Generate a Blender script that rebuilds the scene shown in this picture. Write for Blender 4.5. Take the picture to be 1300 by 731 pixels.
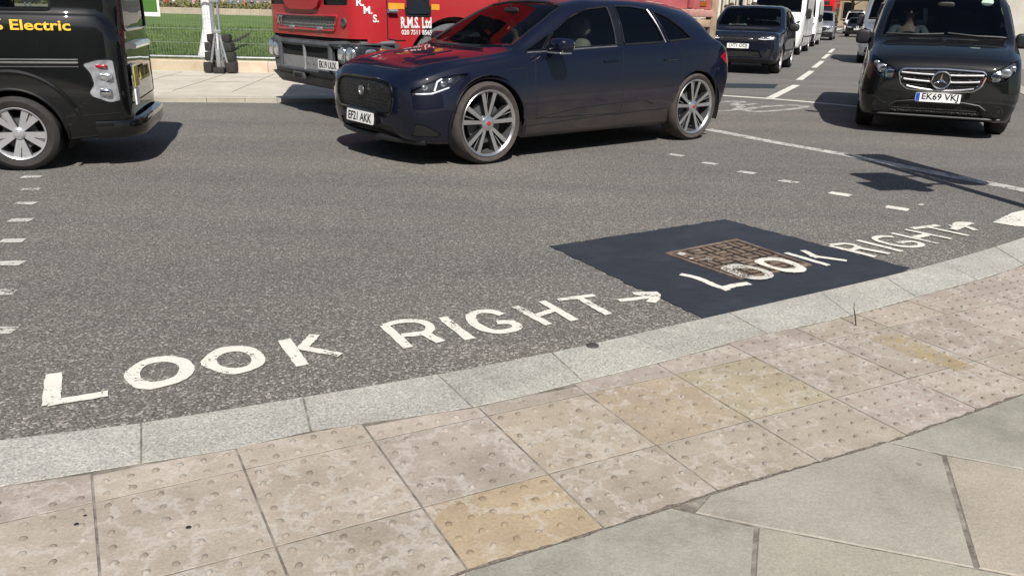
import bpy, bmesh, math, random
import numpy as np
from mathutils import Vector, Matrix, Quaternion
from mathutils.bvhtree import BVHTree
from mathutils.geometry import interpolate_bezier
R = math.radians
random.seed(7)
for o in list(bpy.data.objects): bpy.data.objects.remove(o)
SC = bpy.context.scene
COL = SC.collection

# ------------------------------------------------------------ camera, sky, sun
F_PX, TILT, ROLL, EYE = 1010.0, R(19.2), R(1.4), 1.35
fw = Vector((0, math.cos(TILT), -math.sin(TILT)))
r0 = Vector((1, 0, 0)); u0 = r0.cross(fw)
rv = r0*math.cos(ROLL)+u0*math.sin(ROLL)
uv_ = -r0*math.sin(ROLL)+u0*math.cos(ROLL)
cam = bpy.data.cameras.new('camera'); camo = bpy.data.objects.new('camera', cam); COL.objects.link(camo)
camo.matrix_world = Matrix(((rv.x, uv_.x, -fw.x, 0), (rv.y, uv_.y, -fw.y, 0), (rv.z, uv_.z, -fw.z, EYE), (0, 0, 0, 1)))
cam.sensor_width = 36; cam.lens = 36*F_PX/1300; cam.clip_end = 3000; cam.clip_start = .05
SC.camera = camo
SC.render.resolution_x = 1024; SC.render.resolution_y = 575

SUN_EL = R(49); SUN_TO = Vector((.21, -.978, 0)).normalized()*math.cos(SUN_EL)+Vector((0, 0, math.sin(SUN_EL)))
w = bpy.data.worlds.new('World'); SC.world = w; w.use_nodes = True
nt = w.node_tree; sky = nt.nodes.new('ShaderNodeTexSky'); sky.sky_type = 'NISHITA'; sky.sun_disc = False
sky.sun_elevation = SUN_EL; sky.sun_rotation = math.atan2(SUN_TO.x, SUN_TO.y); sky.dust_density = 1.2
nt.links.new(sky.outputs[0], nt.nodes['Background'].inputs[0]); nt.nodes['Background'].inputs[1].default_value = .06
sl = bpy.data.lights.new('sun', 'SUN'); sl.energy = 4.7; sl.angle = R(.53); sl.color = (1, .955, .89)
so = bpy.data.objects.new('sun', sl); COL.objects.link(so)
so.rotation_euler = (-SUN_TO).to_track_quat('-Z', 'Y').to_euler()
SC.view_settings.view_transform = 'Standard'; SC.view_settings.look = 'None'
SC.view_settings.gamma = 1; SC.view_settings.exposure = .43

def G(px, py, z=0.0):
    """pixel of the 1300x731 survey photo -> point on the ground"""
    d = fw + rv*((px-650)/F_PX) - uv_*((py-365.5)/F_PX)
    t = (z-EYE)/d.z
    return Vector((d.x*t, d.y*t, z))

# ------------------------------------------------------------ materials
def nmat(name):
    m = bpy.data.materials.new(name); m.use_nodes = True
    n = m.node_tree.nodes; return m, m.node_tree, n, n['Principled BSDF']
def NN(nt, t, **k):
    n = nt.nodes.new(t)
    for a, b in k.items():
        if a[0] == 'i' and a[1:].isdigit(): n.inputs[int(a[1:])].default_value = b
        else: setattr(n, a, b)
    return n
def ramp(nt, fac, stops):
    n = nt.nodes.new('ShaderNodeValToRGB'); e = n.color_ramp.elements
    while len(e) < len(stops): e.new(.5)
    for k, (p, c) in zip(e, stops):
        k.position = p; k.color = c if len(c) == 4 else (*c, 1)
    nt.links.new(fac, n.inputs[0]); return n.outputs[0]
def noise(nt, vec, scale, detail=3, rough=.55):
    n = NN(nt, 'ShaderNodeTexNoise'); n.inputs['Scale'].default_value = scale
    n.inputs['Detail'].default_value = detail; n.inputs['Roughness'].default_value = rough
    nt.links.new(vec, n.inputs['Vector']); return n.outputs['Fac']
def mixc(nt, fac, a, b, mode='MIX'):
    n = NN(nt, 'ShaderNodeMix', data_type='RGBA', blend_type=mode)
    for s, v in ((n.inputs[0], fac), (n.inputs[6], a), (n.inputs[7], b)):
        if hasattr(v, 'is_output'): nt.links.new(v, s)
        elif isinstance(v, (int, float)): s.default_value = v
        else: s.default_value = (*v, 1) if len(v) == 3 else v
    return n.outputs[2]
def math_(nt, op, a, b=0.0):
    n = NN(nt, 'ShaderNodeMath', operation=op)
    for s, v in ((n.inputs[0], a), (n.inputs[1], b)):
        if hasattr(v, 'is_output'): nt.links.new(v, s)
        else: s.default_value = v
    return n.outputs[0]
def bump(nt, p, h, strength, dist):
    b = NN(nt, 'ShaderNodeBump'); b.inputs['Strength'].default_value = strength; b.inputs['Distance'].default_value = dist
    nt.links.new(h, b.inputs['Height']); nt.links.new(b.outputs[0], p.inputs['Normal'])
def objvec(nt): return NN(nt, 'ShaderNodeTexCoord').outputs['Object']

def plain(name, c, rough=.5, metal=0, coat=0, var=.12, vs=8, bmp=0, bs=60):
    """simple surface with a little noise in colour and roughness"""
    m, nt, n, p = nmat(name); v = objvec(nt)
    nz = noise(nt, v, vs, 4)
    lo = tuple(x*(1-var) for x in c); hi = tuple(min(1, x*(1+var)) for x in c)
    nt.links.new(ramp(nt, nz, [(.3, lo), (.7, hi)]), p.inputs['Base Color'])
    rr = NN(nt, 'ShaderNodeMapRange'); rr.inputs[3].default_value = rough*.85; rr.inputs[4].default_value = min(1, rough*1.2)
    nt.links.new(noise(nt, v, vs*3, 3), rr.inputs[0]); nt.links.new(rr.outputs[0], p.inputs['Roughness'])
    p.inputs['Metallic'].default_value = metal
    p.inputs['Coat Weight'].default_value = coat; p.inputs['Coat Roughness'].default_value = .03
    if bmp: bump(nt, p, noise(nt, v, bs, 3), bmp, .01)
    return m
def paint(name, c, dust=(.16, .125, .1), dmax=.35, ztop=.75, zlow=.2, metal=.0, rough=.5, coat=1.0):
    """car lacquer with road dust that thins out up the body"""
    m, nt, n, p = nmat(name); v = objvec(nt)
    sep = NN(nt, 'ShaderNodeSeparateXYZ'); nt.links.new(v, sep.inputs[0])
    mr = NN(nt, 'ShaderNodeMapRange'); nt.links.new(sep.outputs[2], mr.inputs[0])
    mr.inputs[1].default_value = ztop; mr.inputs[2].default_value = zlow; mr.inputs[3].default_value = .0; mr.inputs[4].default_value = dmax
    mp = NN(nt, 'ShaderNodeMapping'); mp.inputs['Scale'].default_value = (1, 1, 2.2); nt.links.new(v, mp.inputs[0])
    nz = noise(nt, mp.outputs[0], 3.2, 6, .62); nz2 = noise(nt, v, 60, 3, .7)
    nn = math_(nt, 'ADD', math_(nt, 'MULTIPLY', nz, 1.35), math_(nt, 'MULTIPLY', nz2, .45))
    f = math_(nt, 'MULTIPLY', mr.outputs[0], nn)
    fx = NN(nt, 'ShaderNodeMapRange'); nt.links.new(sep.outputs[0], fx.inputs[0]); fx.inputs[1].default_value = .7; fx.inputs[2].default_value = 1.5; fx.inputs[3].default_value = .08; fx.inputs[4].default_value = 1
    f = math_(nt, 'MULTIPLY', f, fx.outputs[0])
    f = math_(nt, 'MINIMUM', f, 1.0)
    nt.links.new(mixc(nt, f, c, dust), p.inputs['Base Color'])
    nt.links.new(math_(nt, 'ADD', rough, math_(nt, 'MULTIPLY', f, .45)), p.inputs['Roughness'])
    p.inputs['Metallic'].default_value = metal; p.inputs['Specular IOR Level'].default_value = .15
    nt.links.new(math_(nt, 'SUBTRACT', coat, math_(nt, 'MULTIPLY', f, 1.6*coat)), p.inputs['Coat Weight'])
    p.inputs['Coat Roughness'].default_value = .035
    return m
def glassm(name, tint, refl=1.0, opq=.0, dark=(.01, .012, .014)):
    """tinted car glass: transparent film plus mirror by Fresnel"""
    m, nt, n, p = nmat(name); n.remove(p); out = n['Material Output']
    tr = NN(nt, 'ShaderNodeBsdfTransparent'); tr.inputs[0].default_value = (*tint, 1)
    gl = NN(nt, 'ShaderNodeBsdfGlossy'); gl.inputs['Roughness'].default_value = .02
    df = NN(nt, 'ShaderNodeBsdfDiffuse'); df.inputs[0].default_value = (*dark, 1)
    m1 = NN(nt, 'ShaderNodeMixShader'); m1.inputs[0].default_value = opq
    nt.links.new(tr.outputs[0], m1.inputs[1]); nt.links.new(df.outputs[0], m1.inputs[2])
    fr = NN(nt, 'ShaderNodeFresnel'); fr.inputs[0].default_value = 1.5
    m2 = NN(nt, 'ShaderNodeMixShader'); nt.links.new(math_(nt, 'MULTIPLY', fr.outputs[0], refl), m2.inputs[0])
    nt.links.new(m1.outputs[0], m2.inputs[1]); nt.links.new(gl.outputs[0], m2.inputs[2])
    nt.links.new(m2.outputs[0], out.inputs[0]); return m

M = {}
M['navy'] = paint('navy_lacquer', (.0015, .0032, .013), dust=(.115, .09, .072), dmax=.46, ztop=.74, zlow=.3, coat=.8)
M['black'] = paint('black_lacquer', (.002, .0025, .003), dmax=.012, ztop=.55)
M['blacknavy'] = paint('dark_navy_lacquer', (.004, .006, .014), dmax=.2, ztop=.7)
M['white'] = paint('white_lacquer', (.78, .78, .76), dust=(.35, .31, .27), dmax=.3, metal=0, rough=.4, coat=.6)
M['silver'] = paint('silver_lacquer', (.42, .43, .45), dust=(.25, .22, .2), dmax=.3, metal=.7, rough=.35)
M['red'] = paint('red_lacquer', (.40, .022, .028), dust=(.30, .15, .13), dmax=.4, ztop=1.6, zlow=.4, metal=0, rough=.4, coat=.5)
M['busred'] = paint('bus_red', (.5, .015, .015), dmax=.1, metal=0, rough=.4, coat=.5)
M['trimblack'] = plain('black_plastic', (.012, .012, .013), .5, bmp=.1)
M['gloss'] = plain('gloss_black', (.006, .006, .007), .12, coat=.6)
M['dark'] = plain('dark_cavity', (.004, .004, .004), .9)
M['rubber'] = plain('tyre_rubber', (.022, .02, .019), .8, var=.35, vs=14, bmp=.2, bs=90)
M['rubberdusty'] = plain('dusty_tyre_rubber', (.05, .042, .036), .85, var=.3, vs=10, bmp=.2, bs=90)
M['alloy'] = plain('alloy', (.62, .62, .63), .25, metal=.9, var=.05)
M['alloydark'] = plain('dark_alloy', (.035, .035, .038), .4, metal=.5)
M['silverpaint'] = plain('silver_wheel_paint', (.52, .52, .54), .32, metal=.6, var=.06)
M['chrome'] = plain('chrome', (.75, .76, .78), .1, metal=1, var=.03)
M['satin'] = plain('satin_metal', (.5, .5, .51), .3, metal=.9)
M['steelgrey'] = plain('grey_steel', (.085, .09, .096), .55, metal=.3, var=.25, vs=5, bmp=.1)
M['galv'] = plain('galvanised_steel', (.38, .4, .41), .45, metal=.7, var=.2, vs=20)
M['plate'] = plain('white_plate', (.78, .78, .76), .4, var=.05)
M['plateyellow'] = plain('yellow_plate', (.42, .36, .05), .4, var=.2)
M['plateblue'] = plain('plate_blue', (.015, .07, .42), .4, var=.05)
M['ink'] = plain('black_lettering', (.008, .008, .008), .5)
M['lettwhite'] = plain('white_lettering', (.78, .77, .75), .5, var=.06)
M['lettyellow'] = plain('yellow_lettering', (.8, .47, .04), .5, var=.05)
M['stripe'] = plain('yellow_stripe', (.72, .33, .03), .45, var=.08)
M['glass'] = glassm('car_glass', (.42, .47, .46))
M['glassdark'] = glassm('privacy_glass', (.05, .06, .065))
M['screen'] = glassm('windscreen_glass', (.3, .36, .37), .6)
M['glasstaxi'] = glassm('taxi_glass', (.62, .68, .68))
M['lamp'] = glassm('lamp_lens', (.85, .87, .9))
M['lampinner'] = plain('lamp_reflector', (.6, .62, .64), .18, metal=.85, var=.3, vs=30)
M['lampdark'] = plain('lamp_bowl', (.04, .045, .05), .3, metal=.5, var=.6, vs=40)
M['clearlens'] = plain('clear_lens', (.40, .41, .44), .2, metal=.45, coat=1, var=.35, vs=18)
M['lampbowl'] = plain('bright_lamp_bowl', (.34, .35, .37), .2, metal=.8, var=.5, vs=35)
M['drl'] = plain('lamp_light_guide', (.8, .82, .85), .25, var=.02)
M['amber'] = plain('amber_lens', (.33, .10, .02), .2, coat=.6)
M['redlens'] = plain('red_lens', (.3, .008, .012), .15, coat=.8)
M['seat'] = plain('grey_seat_fabric', (.11, .105, .1), .8, bmp=.1)
M['seatlight'] = plain('beige_seat', (.3, .27, .23), .7, bmp=.1)
M['dash'] = plain('dashboard', (.015, .015, .016), .7)
M['skin'] = plain('skin', (.5, .29, .2), .55, var=.06)
M['hair'] = plain('brown_hair', (.03, .018, .012), .7)
def cloth(name, c): return plain(name, c, .85, var=.2, vs=25, bmp=.15, bs=120)
M['cl_blue'] = cloth('blue_cloth', (.02, .22, .5)); M['cl_dark'] = cloth('dark_cloth', (.02, .022, .03))
M['cl_red'] = cloth('red_cloth', (.5, .03, .04)); M['cl_white'] = cloth('white_cloth', (.7, .69, .66))
M['cl_grey'] = cloth('grey_cloth', (.2, .2, .21)); M['cl_pink'] = cloth('pink_cloth', (.55, .28, .3))
M['hubred'] = plain('red_hub_badge', (.4, .02, .03), .35)

def grille_mat(name, c, scale, line=(.05, .05, .055)):
    m, nt, n, p = nmat(name); v = objvec(nt)
    vo = NN(nt, 'ShaderNodeTexVoronoi', feature='DISTANCE_TO_EDGE'); vo.inputs['Scale'].default_value = scale
    vo.inputs['Randomness'].default_value = .25
    nt.links.new(v, vo.inputs['Vector'])
    nt.links.new(ramp(nt, vo.outputs[0], [(.1, line), (.2, c)]), p.inputs['Base Color'])
    bump(nt, p, ramp(nt, vo.outputs[0], [(.08, (1, 1, 1)), (.2, (0, 0, 0))]), .9, .012)
    p.inputs['Roughness'].default_value = .4; return m
M['mesh'] = grille_mat('grille_mesh', (.0015, .0015, .0015), 30, (.016, .016, .018))
M['meshlight'] = grille_mat('steel_mesh', (.004, .004, .004), 26, (.22, .22, .22))

# ------------------------------------------------------------ object helpers
def empty(name, label, cat, loc=(0, 0, 0), rotz=0, scale=1, group=None):
    o = bpy.data.objects.new(name, None); COL.objects.link(o)
    o.location = loc; o.rotation_euler = (0, 0, rotz); o.scale = (scale,)*3
    o['label'] = label; o['category'] = cat
    if group: o['group'] = group
    return o
def tag(o, label, cat, group=None):
    o['label'] = label; o['category'] = cat
    if group: o['group'] = group
    return o
def copy_tree(o, parent=None):
    c = o.copy(); COL.objects.link(c)
    if parent: c.parent = parent
    for ch in list(o.children): copy_tree(ch, c)
    return c
def link(name, me, parent=None, mats=None):
    o = bpy.data.objects.new(name, me); COL.objects.link(o)
    if mats and not me.materials:
        for m in mats: me.materials.append(m)
    if parent: o.parent = parent
    return o
def struct(o, kind='structure'): o['kind'] = kind; return o

class MB:
    """collects shapes for ONE mesh object"""
    def __init__(s): s.v = []; s.f = []; s.m = []; s.cur = 0
    def add(s, vs, fs):
        n = len(s.v); s.v += [tuple(v) for v in vs]
        for f in fs: s.f.append(tuple(i+n for i in f)); s.m.append(s.cur)
        return s
    def box(s, c, d, rz=0, bev=0):
        hx, hy, hz = d[0]/2, d[1]/2, d[2]/2; b = min(bev, hx*.9, hy*.9, hz*.9)
        ca, sa = math.cos(rz), math.sin(rz)
        def T(x, y, z): return (c[0]+x*ca-y*sa, c[1]+x*sa+y*ca, c[2]+z)
        if b <= 0:
            vs = [T(x, y, z) for z in (-hz, hz) for x, y in ((-hx, -hy), (hx, -hy), (hx, hy), (-hx, hy))]
            return s.add(vs, [(3, 2, 1, 0), (4, 5, 6, 7), (0, 1, 5, 4), (1, 2, 6, 5), (2, 3, 7, 6), (3, 0, 4, 7)])
        def ring(z, i):
            x, y = hx-i, hy-i; k = b*.7
            k = min(k, x*.8, y*.8)
            return [T(*p, z) for p in ((-x+k, -y), (x-k, -y), (x, -y+k), (x, y-k), (x-k, y), (-x+k, y), (-x, y-k), (-x, -y+k))]
        rs = [ring(-hz, b), ring(-hz+b*.3, b*.3), ring(-hz+b, 0), ring(hz-b, 0), ring(hz-b*.3, b*.3), ring(hz, b)]
        vs = sum(rs, []); fs = [tuple(range(7, -1, -1)), tuple(range(40, 48))]
        for r in range(5):
            for i in range(8):
                j = (i+1) % 8; fs.append((r*8+i, r*8+j, r*8+8+j, r*8+8+i))
        return s.add(vs, fs)
    def tube(s, pts, r, n=8, closed=False, cap=True):
        pts = [Vector(p) for p in pts]; N = len(pts)
        if N < 2: return s
        rr = r if hasattr(r, '__len__') else [r]*N
        vs = []; up = None
        for i, p in enumerate(pts):
            a = pts[(i-1) % N] if (closed or i > 0) else p; b = pts[(i+1) % N] if (closed or i < N-1) else p
            t = (b-a).normalized() if (b-a).length > 1e-9 else Vector((0, 0, 1))
            if up is None: up = Vector((0, 0, 1)) if abs(t.z) < .9 else Vector((1, 0, 0))
            x = t.cross(up)
            if x.length < 1e-5: x = t.orthogonal()
            x.normalize(); y = x.cross(t).normalized(); up = y
            for k in range(n):
                an = 2*math.pi*k/n; vs.append(p+(x*math.cos(an)+y*math.sin(an))*rr[i])
        fs = []
        for i in range(N if closed else N-1):
            j = (i+1) % N
            for k in range(n):
                l = (k+1) % n; fs.append((i*n+k, i*n+l, j*n+l, j*n+k))
        if cap and not closed: fs += [tuple(range(n-1, -1, -1)), tuple((N-1)*n+k for k in range(n))]
        return s.add(vs, fs)
    def lathe(s, prof, c, axis='y', n=32, closed=False):
        """prof: (radius, offset along axis)"""
        vs = []
        for k in range(n):
            a = 2*math.pi*k/n; ca, sa = math.cos(a), math.sin(a)
            for r, h in prof:
                p = {'y': (r*ca, h, r*sa), 'z': (r*ca, r*sa, h), 'x': (h, r*ca, r*sa)}[axis]
                vs.append((c[0]+p[0], c[1]+p[1], c[2]+p[2]))
        L = len(prof); fs = []
        for k in range(n):
            j = (k+1) % n
            for i in range(L if closed else L-1):
                l = (i+1) % L; fs.append((k*L+i, k*L+l, j*L+l, j*L+i))
        return s.add(vs, fs)
    def prism(s, poly, h0, h1, axis='z'):
        """polygon in the plane normal to axis, between h0 and h1"""
        def P(p, h): return {'z': (p[0], p[1], h), 'y': (p[0], h, p[1]), 'x': (h, p[0], p[1])}[axis]
        n = len(poly); vs = [P(p, h0) for p in poly]+[P(p, h1) for p in poly]
        return s.add(vs, [tuple(range(n-1, -1, -1)), tuple(range(n, 2*n))]+[(i, (i+1) % n, n+(i+1) % n, n+i) for i in range(n)])
    def blob(s, c, d, e=2.6, nu=20, nv=12, shear=(0, 0)):
        """superellipsoid"""
        def sp(x): return math.copysign(abs(x)**(2/e), x)
        vs = []
        for j in range(nv+1):
            b = -math.pi/2+math.pi*j/nv
            for i in range(nu):
                a = 2*math.pi*i/nu
                x, y, z = sp(math.cos(b))*sp(math.cos(a)), sp(math.cos(b))*sp(math.sin(a)), sp(math.sin(b))
                vs.append((c[0]+d[0]/2*x+shear[0]*z*d[2]/2, c[1]+d[1]/2*y+shear[1]*z*d[2]/2, c[2]+d[2]/2*z))
        fs = [(j*nu+i, j*nu+(i+1) % nu, (j+1)*nu+(i+1) % nu, (j+1)*nu+i) for j in range(nv) for i in range(nu)]
        return s.add(vs, fs)
    def mesh(s, name, smooth=35):
        me = bpy.data.meshes.new(name); me.from_pydata(s.v, [], s.f)
        bm = bmesh.new(); bm.from_mesh(me)
        bmesh.ops.remove_doubles(bm, verts=bm.verts, dist=1e-6)
        bmesh.ops.recalc_face_normals(bm, faces=bm.faces)
        if smooth:
            for f in bm.faces: f.smooth = True
            for e in bm.edges:
                if len(e.link_faces) == 2 and e.calc_face_angle(0) > R(smooth): e.smooth = False
        bm.to_mesh(me); bm.free(); return me
    def build(s, name, mats, parent=None, smooth=35):
        if not isinstance(mats, (list, tuple)): mats = [mats]
        mi = list(s.m); me = s.mesh(name, smooth)
        for m in mats: me.materials.append(m)
        if len(mats) > 1 and len(me.polygons) == len(mi): me.polygons.foreach_set('material_index', mi)
        return link(name, me, parent)

def smooth_curve(pts, step=.1, closed=False):
    """Catmull-Rom resample in any dimension"""
    P = [Vector(p) for p in pts]; out = []; n = len(P)
    for i in range(n if closed else n-1):
        p0 = P[i-1] if (i > 0 or closed) else P[0]*2-P[1]
        p1, p2 = P[i], P[(i+1) % n]
        p3 = P[(i+2) % n] if (closed or i+2 < n) else P[-1]*2-P[-2]
        k = max(1, int((p2-p1).length/step))
        for j in range(k):
            t = j/k
            out.append(.5*((2*p1)+(p2-p0)*t+(2*p0-5*p1+4*p2-p3)*t*t+(3*p1-p0-3*p2+p3)*t*t*t))
    if not closed: out.append(P[-1])
    return out
def txt(s, size, bold=.0, width=None, extrude=.001, align='CENTER'):
    """lettering as a mesh in the XY plane, centred"""
    c = bpy.data.curves.new('lettering', 'FONT'); c.body = s; c.size = size; c.offset = bold*size; c.extrude = extrude
    c.resolution_u = 3
    o = bpy.data.objects.new('lettering', c); COL.objects.link(o); bpy.context.view_layer.update()
    me = bpy.data.meshes.new_from_object(o.evaluated_get(bpy.context.evaluated_depsgraph_get()))
    bpy.data.objects.remove(o); bpy.data.curves.remove(c)
    a = np.array([v.co[:] for v in me.vertices]); lo, hi = a.min(0), a.max(0)
    sx = (width/(hi[0]-lo[0])) if width else 1
    cx = (lo[0]+hi[0])/2 if align == 'CENTER' else lo[0]
    for v in me.vertices: v.co = ((v.co.x-cx)*sx, v.co.y-(lo[1]+hi[1])/2, v.co.z)
    return me
def place_txt(name, s, size, mat, parent, origin, xdir, ydir, bold=.02, width=None, align='CENTER', extrude=.001):
    me = txt(s, size, bold, width, extrude, align); x = Vector(xdir).normalized(); y = Vector(ydir).normalized(); z = x.cross(y).normalized()
    mt = Matrix(((x.x, y.x, z.x, origin[0]), (x.y, y.y, z.y, origin[1]), (x.z, y.z, z.z, origin[2]), (0, 0, 0, 1)))
    me.transform(mt); me.materials.append(mat); me.name = name
    return link(name, me, parent)
# ------------------------------------------------------------ lofted vehicle bodies
def pchip(xs, ys, x):
    xs = np.asarray(xs, float); ys = np.asarray(ys, float); h = np.diff(xs); d = np.diff(ys)/h
    m = np.zeros(len(xs)); m[0], m[-1] = d[0], d[-1]
    for i in range(1, len(xs)-1):
        if d[i-1]*d[i] > 0:
            w1, w2 = 2*h[i]+h[i-1], h[i]+2*h[i-1]; m[i] = (w1+w2)/(w1/d[i-1]+w2/d[i])
    i = np.clip(np.searchsorted(xs, x)-1, 0, len(xs)-2); t = (x-xs[i])/h[i]
    return ((2*t**3-3*t**2+1)*ys[i]+(t**3-2*t**2+t)*h[i]*m[i]+(-2*t**3+3*t**2)*ys[i+1]+(t**3-t**2)*h[i]*m[i+1])
def cr(P, k):
    """Catmull-Rom through 2-D points, k[i] samples on segment i"""
    out = []; n = len(P)
    for i in range(n-1):
        p0 = P[i-1] if i else P[0]; p1, p2 = P[i], P[i+1]; p3 = P[i+2] if i+2 < n else P[-1]
        L = math.hypot(p2[0]-p1[0], p2[1]-p1[1])
        def tan(a, b, c):
            la = math.hypot(b[0]-a[0], b[1]-a[1]) or 1e-6; lc = math.hypot(c[0]-b[0], c[1]-b[1]) or 1e-6
            f = 1/(la+lc)
            return ((c[0]-a[0])*f, (c[1]-a[1])*f)
        m1 = tan(p0, p1, p2) if i else ((p2[0]-p1[0])/(L or 1), (p2[1]-p1[1])/(L or 1))
        m2 = tan(p1, p2, p3) if i+2 < n else ((p2[0]-p1[0])/(L or 1), (p2[1]-p1[1])/(L or 1))
        for j in range(k[i]):
            t = j/k[i]; a, b, c, d = 2*t**3-3*t**2+1, t**3-2*t**2+t, -2*t**3+3*t**2, t**3-t**2
            out.append((a*p1[0]+b*m1[0]*L+c*p2[0]+d*m2[0]*L, a*p1[1]+b*m1[1]*L+c*p2[1]+d*m2[1]*L))
    out.append(P[-1]); return out
KS = [2, 1, 2, 3, 6, 5, 2, 5, 5, 4, 6]
def section(zb, ys, zm, ym, zs, ysh, zr, yr, zc):
    P = [(0, zb), (max(.02, ys-.12), zb), (ys-.015, zb+.02), (ys+(ym-ys)*.25, zb+.07), (ym-.004, zm-(zm-zb)*.35), (ym, zm), (ysh, zs)]
    dz = zr-zs; dy = ysh-yr
    P.append((ysh-min(.03, dy*.25), zs+min(.03, abs(dz)*.3)))
    P.append((ysh-dy*.5+min(.02, abs(dz)*.05), zs+dz*.55))
    P.append((yr, zr)); P.append((yr*.62, zr+(zc-zr)*.72)); P.append((0, zc))
    return cr(P, KS)
def loft(table, step=.055, capf=.03, capr=.03):
    t = np.array(table, float); xs = t[:, 0]
    X = []
    for a, b in zip(xs[:-1], xs[1:]):
        k = max(1, int(round((b-a)/step))); X += [a+(b-a)*i/k for i in range(k)]
    X.append(xs[-1])
    rings = []
    for x in X:
        h = section(*[pchip(xs, t[:, j], x) for j in range(1, 10)])
        full = [(x, y, z) for y, z in h]+[(x, -y, z) for y, z in h[-2:0:-1]]
        rings.append(full)
    def capr_(ring, dx):
        cy = 0; zz = [p[2] for p in ring]; cz = (min(zz)+max(zz))/2; out = []
        for s, k in ((.93, .3), (.8, .6), (.6, .85), (.35, .97), (.12, 1)):
            out.append([(p[0]+dx*k, p[1]*s, cz+(p[2]-cz)*s) for p in ring])
        return out
    rings = capr_(rings[0], -capf)[::-1]+rings+capr_(rings[-1], capr)
    bm = bmesh.new(); n = len(rings[0]); V = [[bm.verts.new(p) for p in r] for r in rings]
    for a, b in zip(V[:-1], V[1:]):
        for i in range(n):
            j = (i+1) % n; bm.faces.new((a[i], a[j], b[j], b[i]))
    bm.faces.new(V[0]); bm.faces.new(V[-1][::-1])
    bmesh.ops.recalc_face_normals(bm, faces=bm.faces)
    for f in bm.faces: f.smooth = True
    bm.normal_update(); return bm
AX = {'y': (0, 2), 'x': (1, 2), 'z': (0, 1)}
def inpoly(p, poly):
    c = False; n = len(poly); j = n-1
    for i in range(n):
        (xi, yi), (xj, yj) = poly[i], poly[j]
        if (yi > p[1]) != (yj > p[1]) and p[0] < (xj-xi)*(p[1]-yi)/(yj-yi)+xi: c = not c
        j = i
    return c
class Body:
    def __init__(s, table, step=.055, capf=.03, capr=.03):
        s.bm = loft(table, step, capf, capr)
        s.nor = [v.normal.copy() for v in s.bm.verts]; s.bm.verts.index_update()
        s.src = s.bm.copy(); s.src.faces.ensure_lookup_table(); s.src.verts.ensure_lookup_table()
        bmesh.ops.triangulate(s.src, faces=s.src.faces); s.src.faces.ensure_lookup_table(); s.src.normal_update()
        s.bvh = BVHTree.FromBMesh(s.src); s.L = max(v.co.x for v in s.bm.verts)
    def pred(s, axis, side):
        if axis == 'y': return lambda c, n: c.y*side > 0 and n.y*side > .12
        if axis == 'x': return (lambda c, n: n.x*side > .12)
        return lambda c, n: n.z*side > .1
    def cut(s, poly, axis, side, lim=None):
        """cuts the outline out of the shell and returns that piece"""
        ia, ib = AX[axis]; pr = s.pred(axis, side); bm = s.bm
        lo = [min(p[k] for p in poly)-.01 for k in (0, 1)]; hi = [max(p[k] for p in poly)+.01 for k in (0, 1)]
        def bb(f):
            a = [v.co[ia] for v in f.verts]; b = [v.co[ib] for v in f.verts]; return min(a), max(a), min(b), max(b)
        cand = set()
        for f in bm.faces:
            c = f.calc_center_median()
            if not pr(c, f.normal) or (lim and not lim(c)): continue
            x0, x1, y0, y1 = bb(f)
            if x1 >= lo[0] and x0 <= hi[0] and y1 >= lo[1] and y0 <= hi[1]: cand.add(f)
        n = len(poly)
        for i in range(n):
            p, q = poly[i], poly[(i+1) % n]; d = (q[0]-p[0], q[1]-p[1]); L = math.hypot(*d)
            if L < 1e-6: continue
            co = [0, 0, 0]; co[ia], co[ib] = p; no = [0, 0, 0]; no[ia], no[ib] = -d[1]/L, d[0]/L
            a0, a1 = sorted((p[0], q[0])); b0, b1 = sorted((p[1], q[1]))
            sel = []
            for f in cand:
                x0, x1, y0, y1 = bb(f)
                if x1 >= a0-.003 and x0 <= a1+.003 and y1 >= b0-.003 and y0 <= b1+.003: sel.append(f)
            if not sel: continue
            es = {e for f in sel for e in f.edges}; vs = {v for f in sel for v in f.verts}
            r = bmesh.ops.bisect_plane(bm, geom=sel+list(es)+list(vs), dist=1e-5, plane_co=co, plane_no=no)
            cand |= {g for g in r['geom'] if isinstance(g, bmesh.types.BMFace)}
            cand = {f for f in cand if f.is_valid}
        ins = []
        for f in cand:
            c = f.calc_center_median()
            if inpoly((c[ia], c[ib]), poly): ins.append(f)
        out = bmesh.new(); mp = {}
        for f in ins:
            vv = []
            for v in f.verts:
                if v not in mp: mp[v] = out.verts.new(v.co)
                vv.append(mp[v])
            g = out.faces.new(vv); g.smooth = True
        bmesh.ops.delete(bm, geom=ins, context='FACES')
        return out
    def finish(s, bm, name, mats, parent=None, move=(0, 0, 0), inset=0):
        bmesh.ops.remove_doubles(bm, verts=bm.verts, dist=2e-4)
        me = bpy.data.meshes.new(name); bm.to_mesh(me)
        ns = []
        for v in me.vertices:
            co, no, idx, dist = s.bvh.find_nearest(v.co)
            f = s.src.faces[idx]; a, b, c = f.verts
            ar = f.calc_area() or 1e-9
            w0 = ((b.co-co).cross(c.co-co)).length/2; w1 = ((c.co-co).cross(a.co-co)).length/2; w2 = ((a.co-co).cross(b.co-co)).length/2
            nn = a.normal*w0+b.normal*w1+c.normal*w2
            nn = nn.normalized() if nn.length > 1e-9 else no
            ns.append(nn)
            if inset: v.co -= nn*inset
        for p in me.polygons: p.use_smooth = True
        me.normals_split_custom_set_from_vertices([n[:] for n in ns])
        if any(move):
            for v in me.vertices: v.co += Vector(move)
        for m in (mats if isinstance(mats, (list, tuple)) else [mats]): me.materials.append(m)
        bm.free(); return link(name, me, parent)
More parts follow.
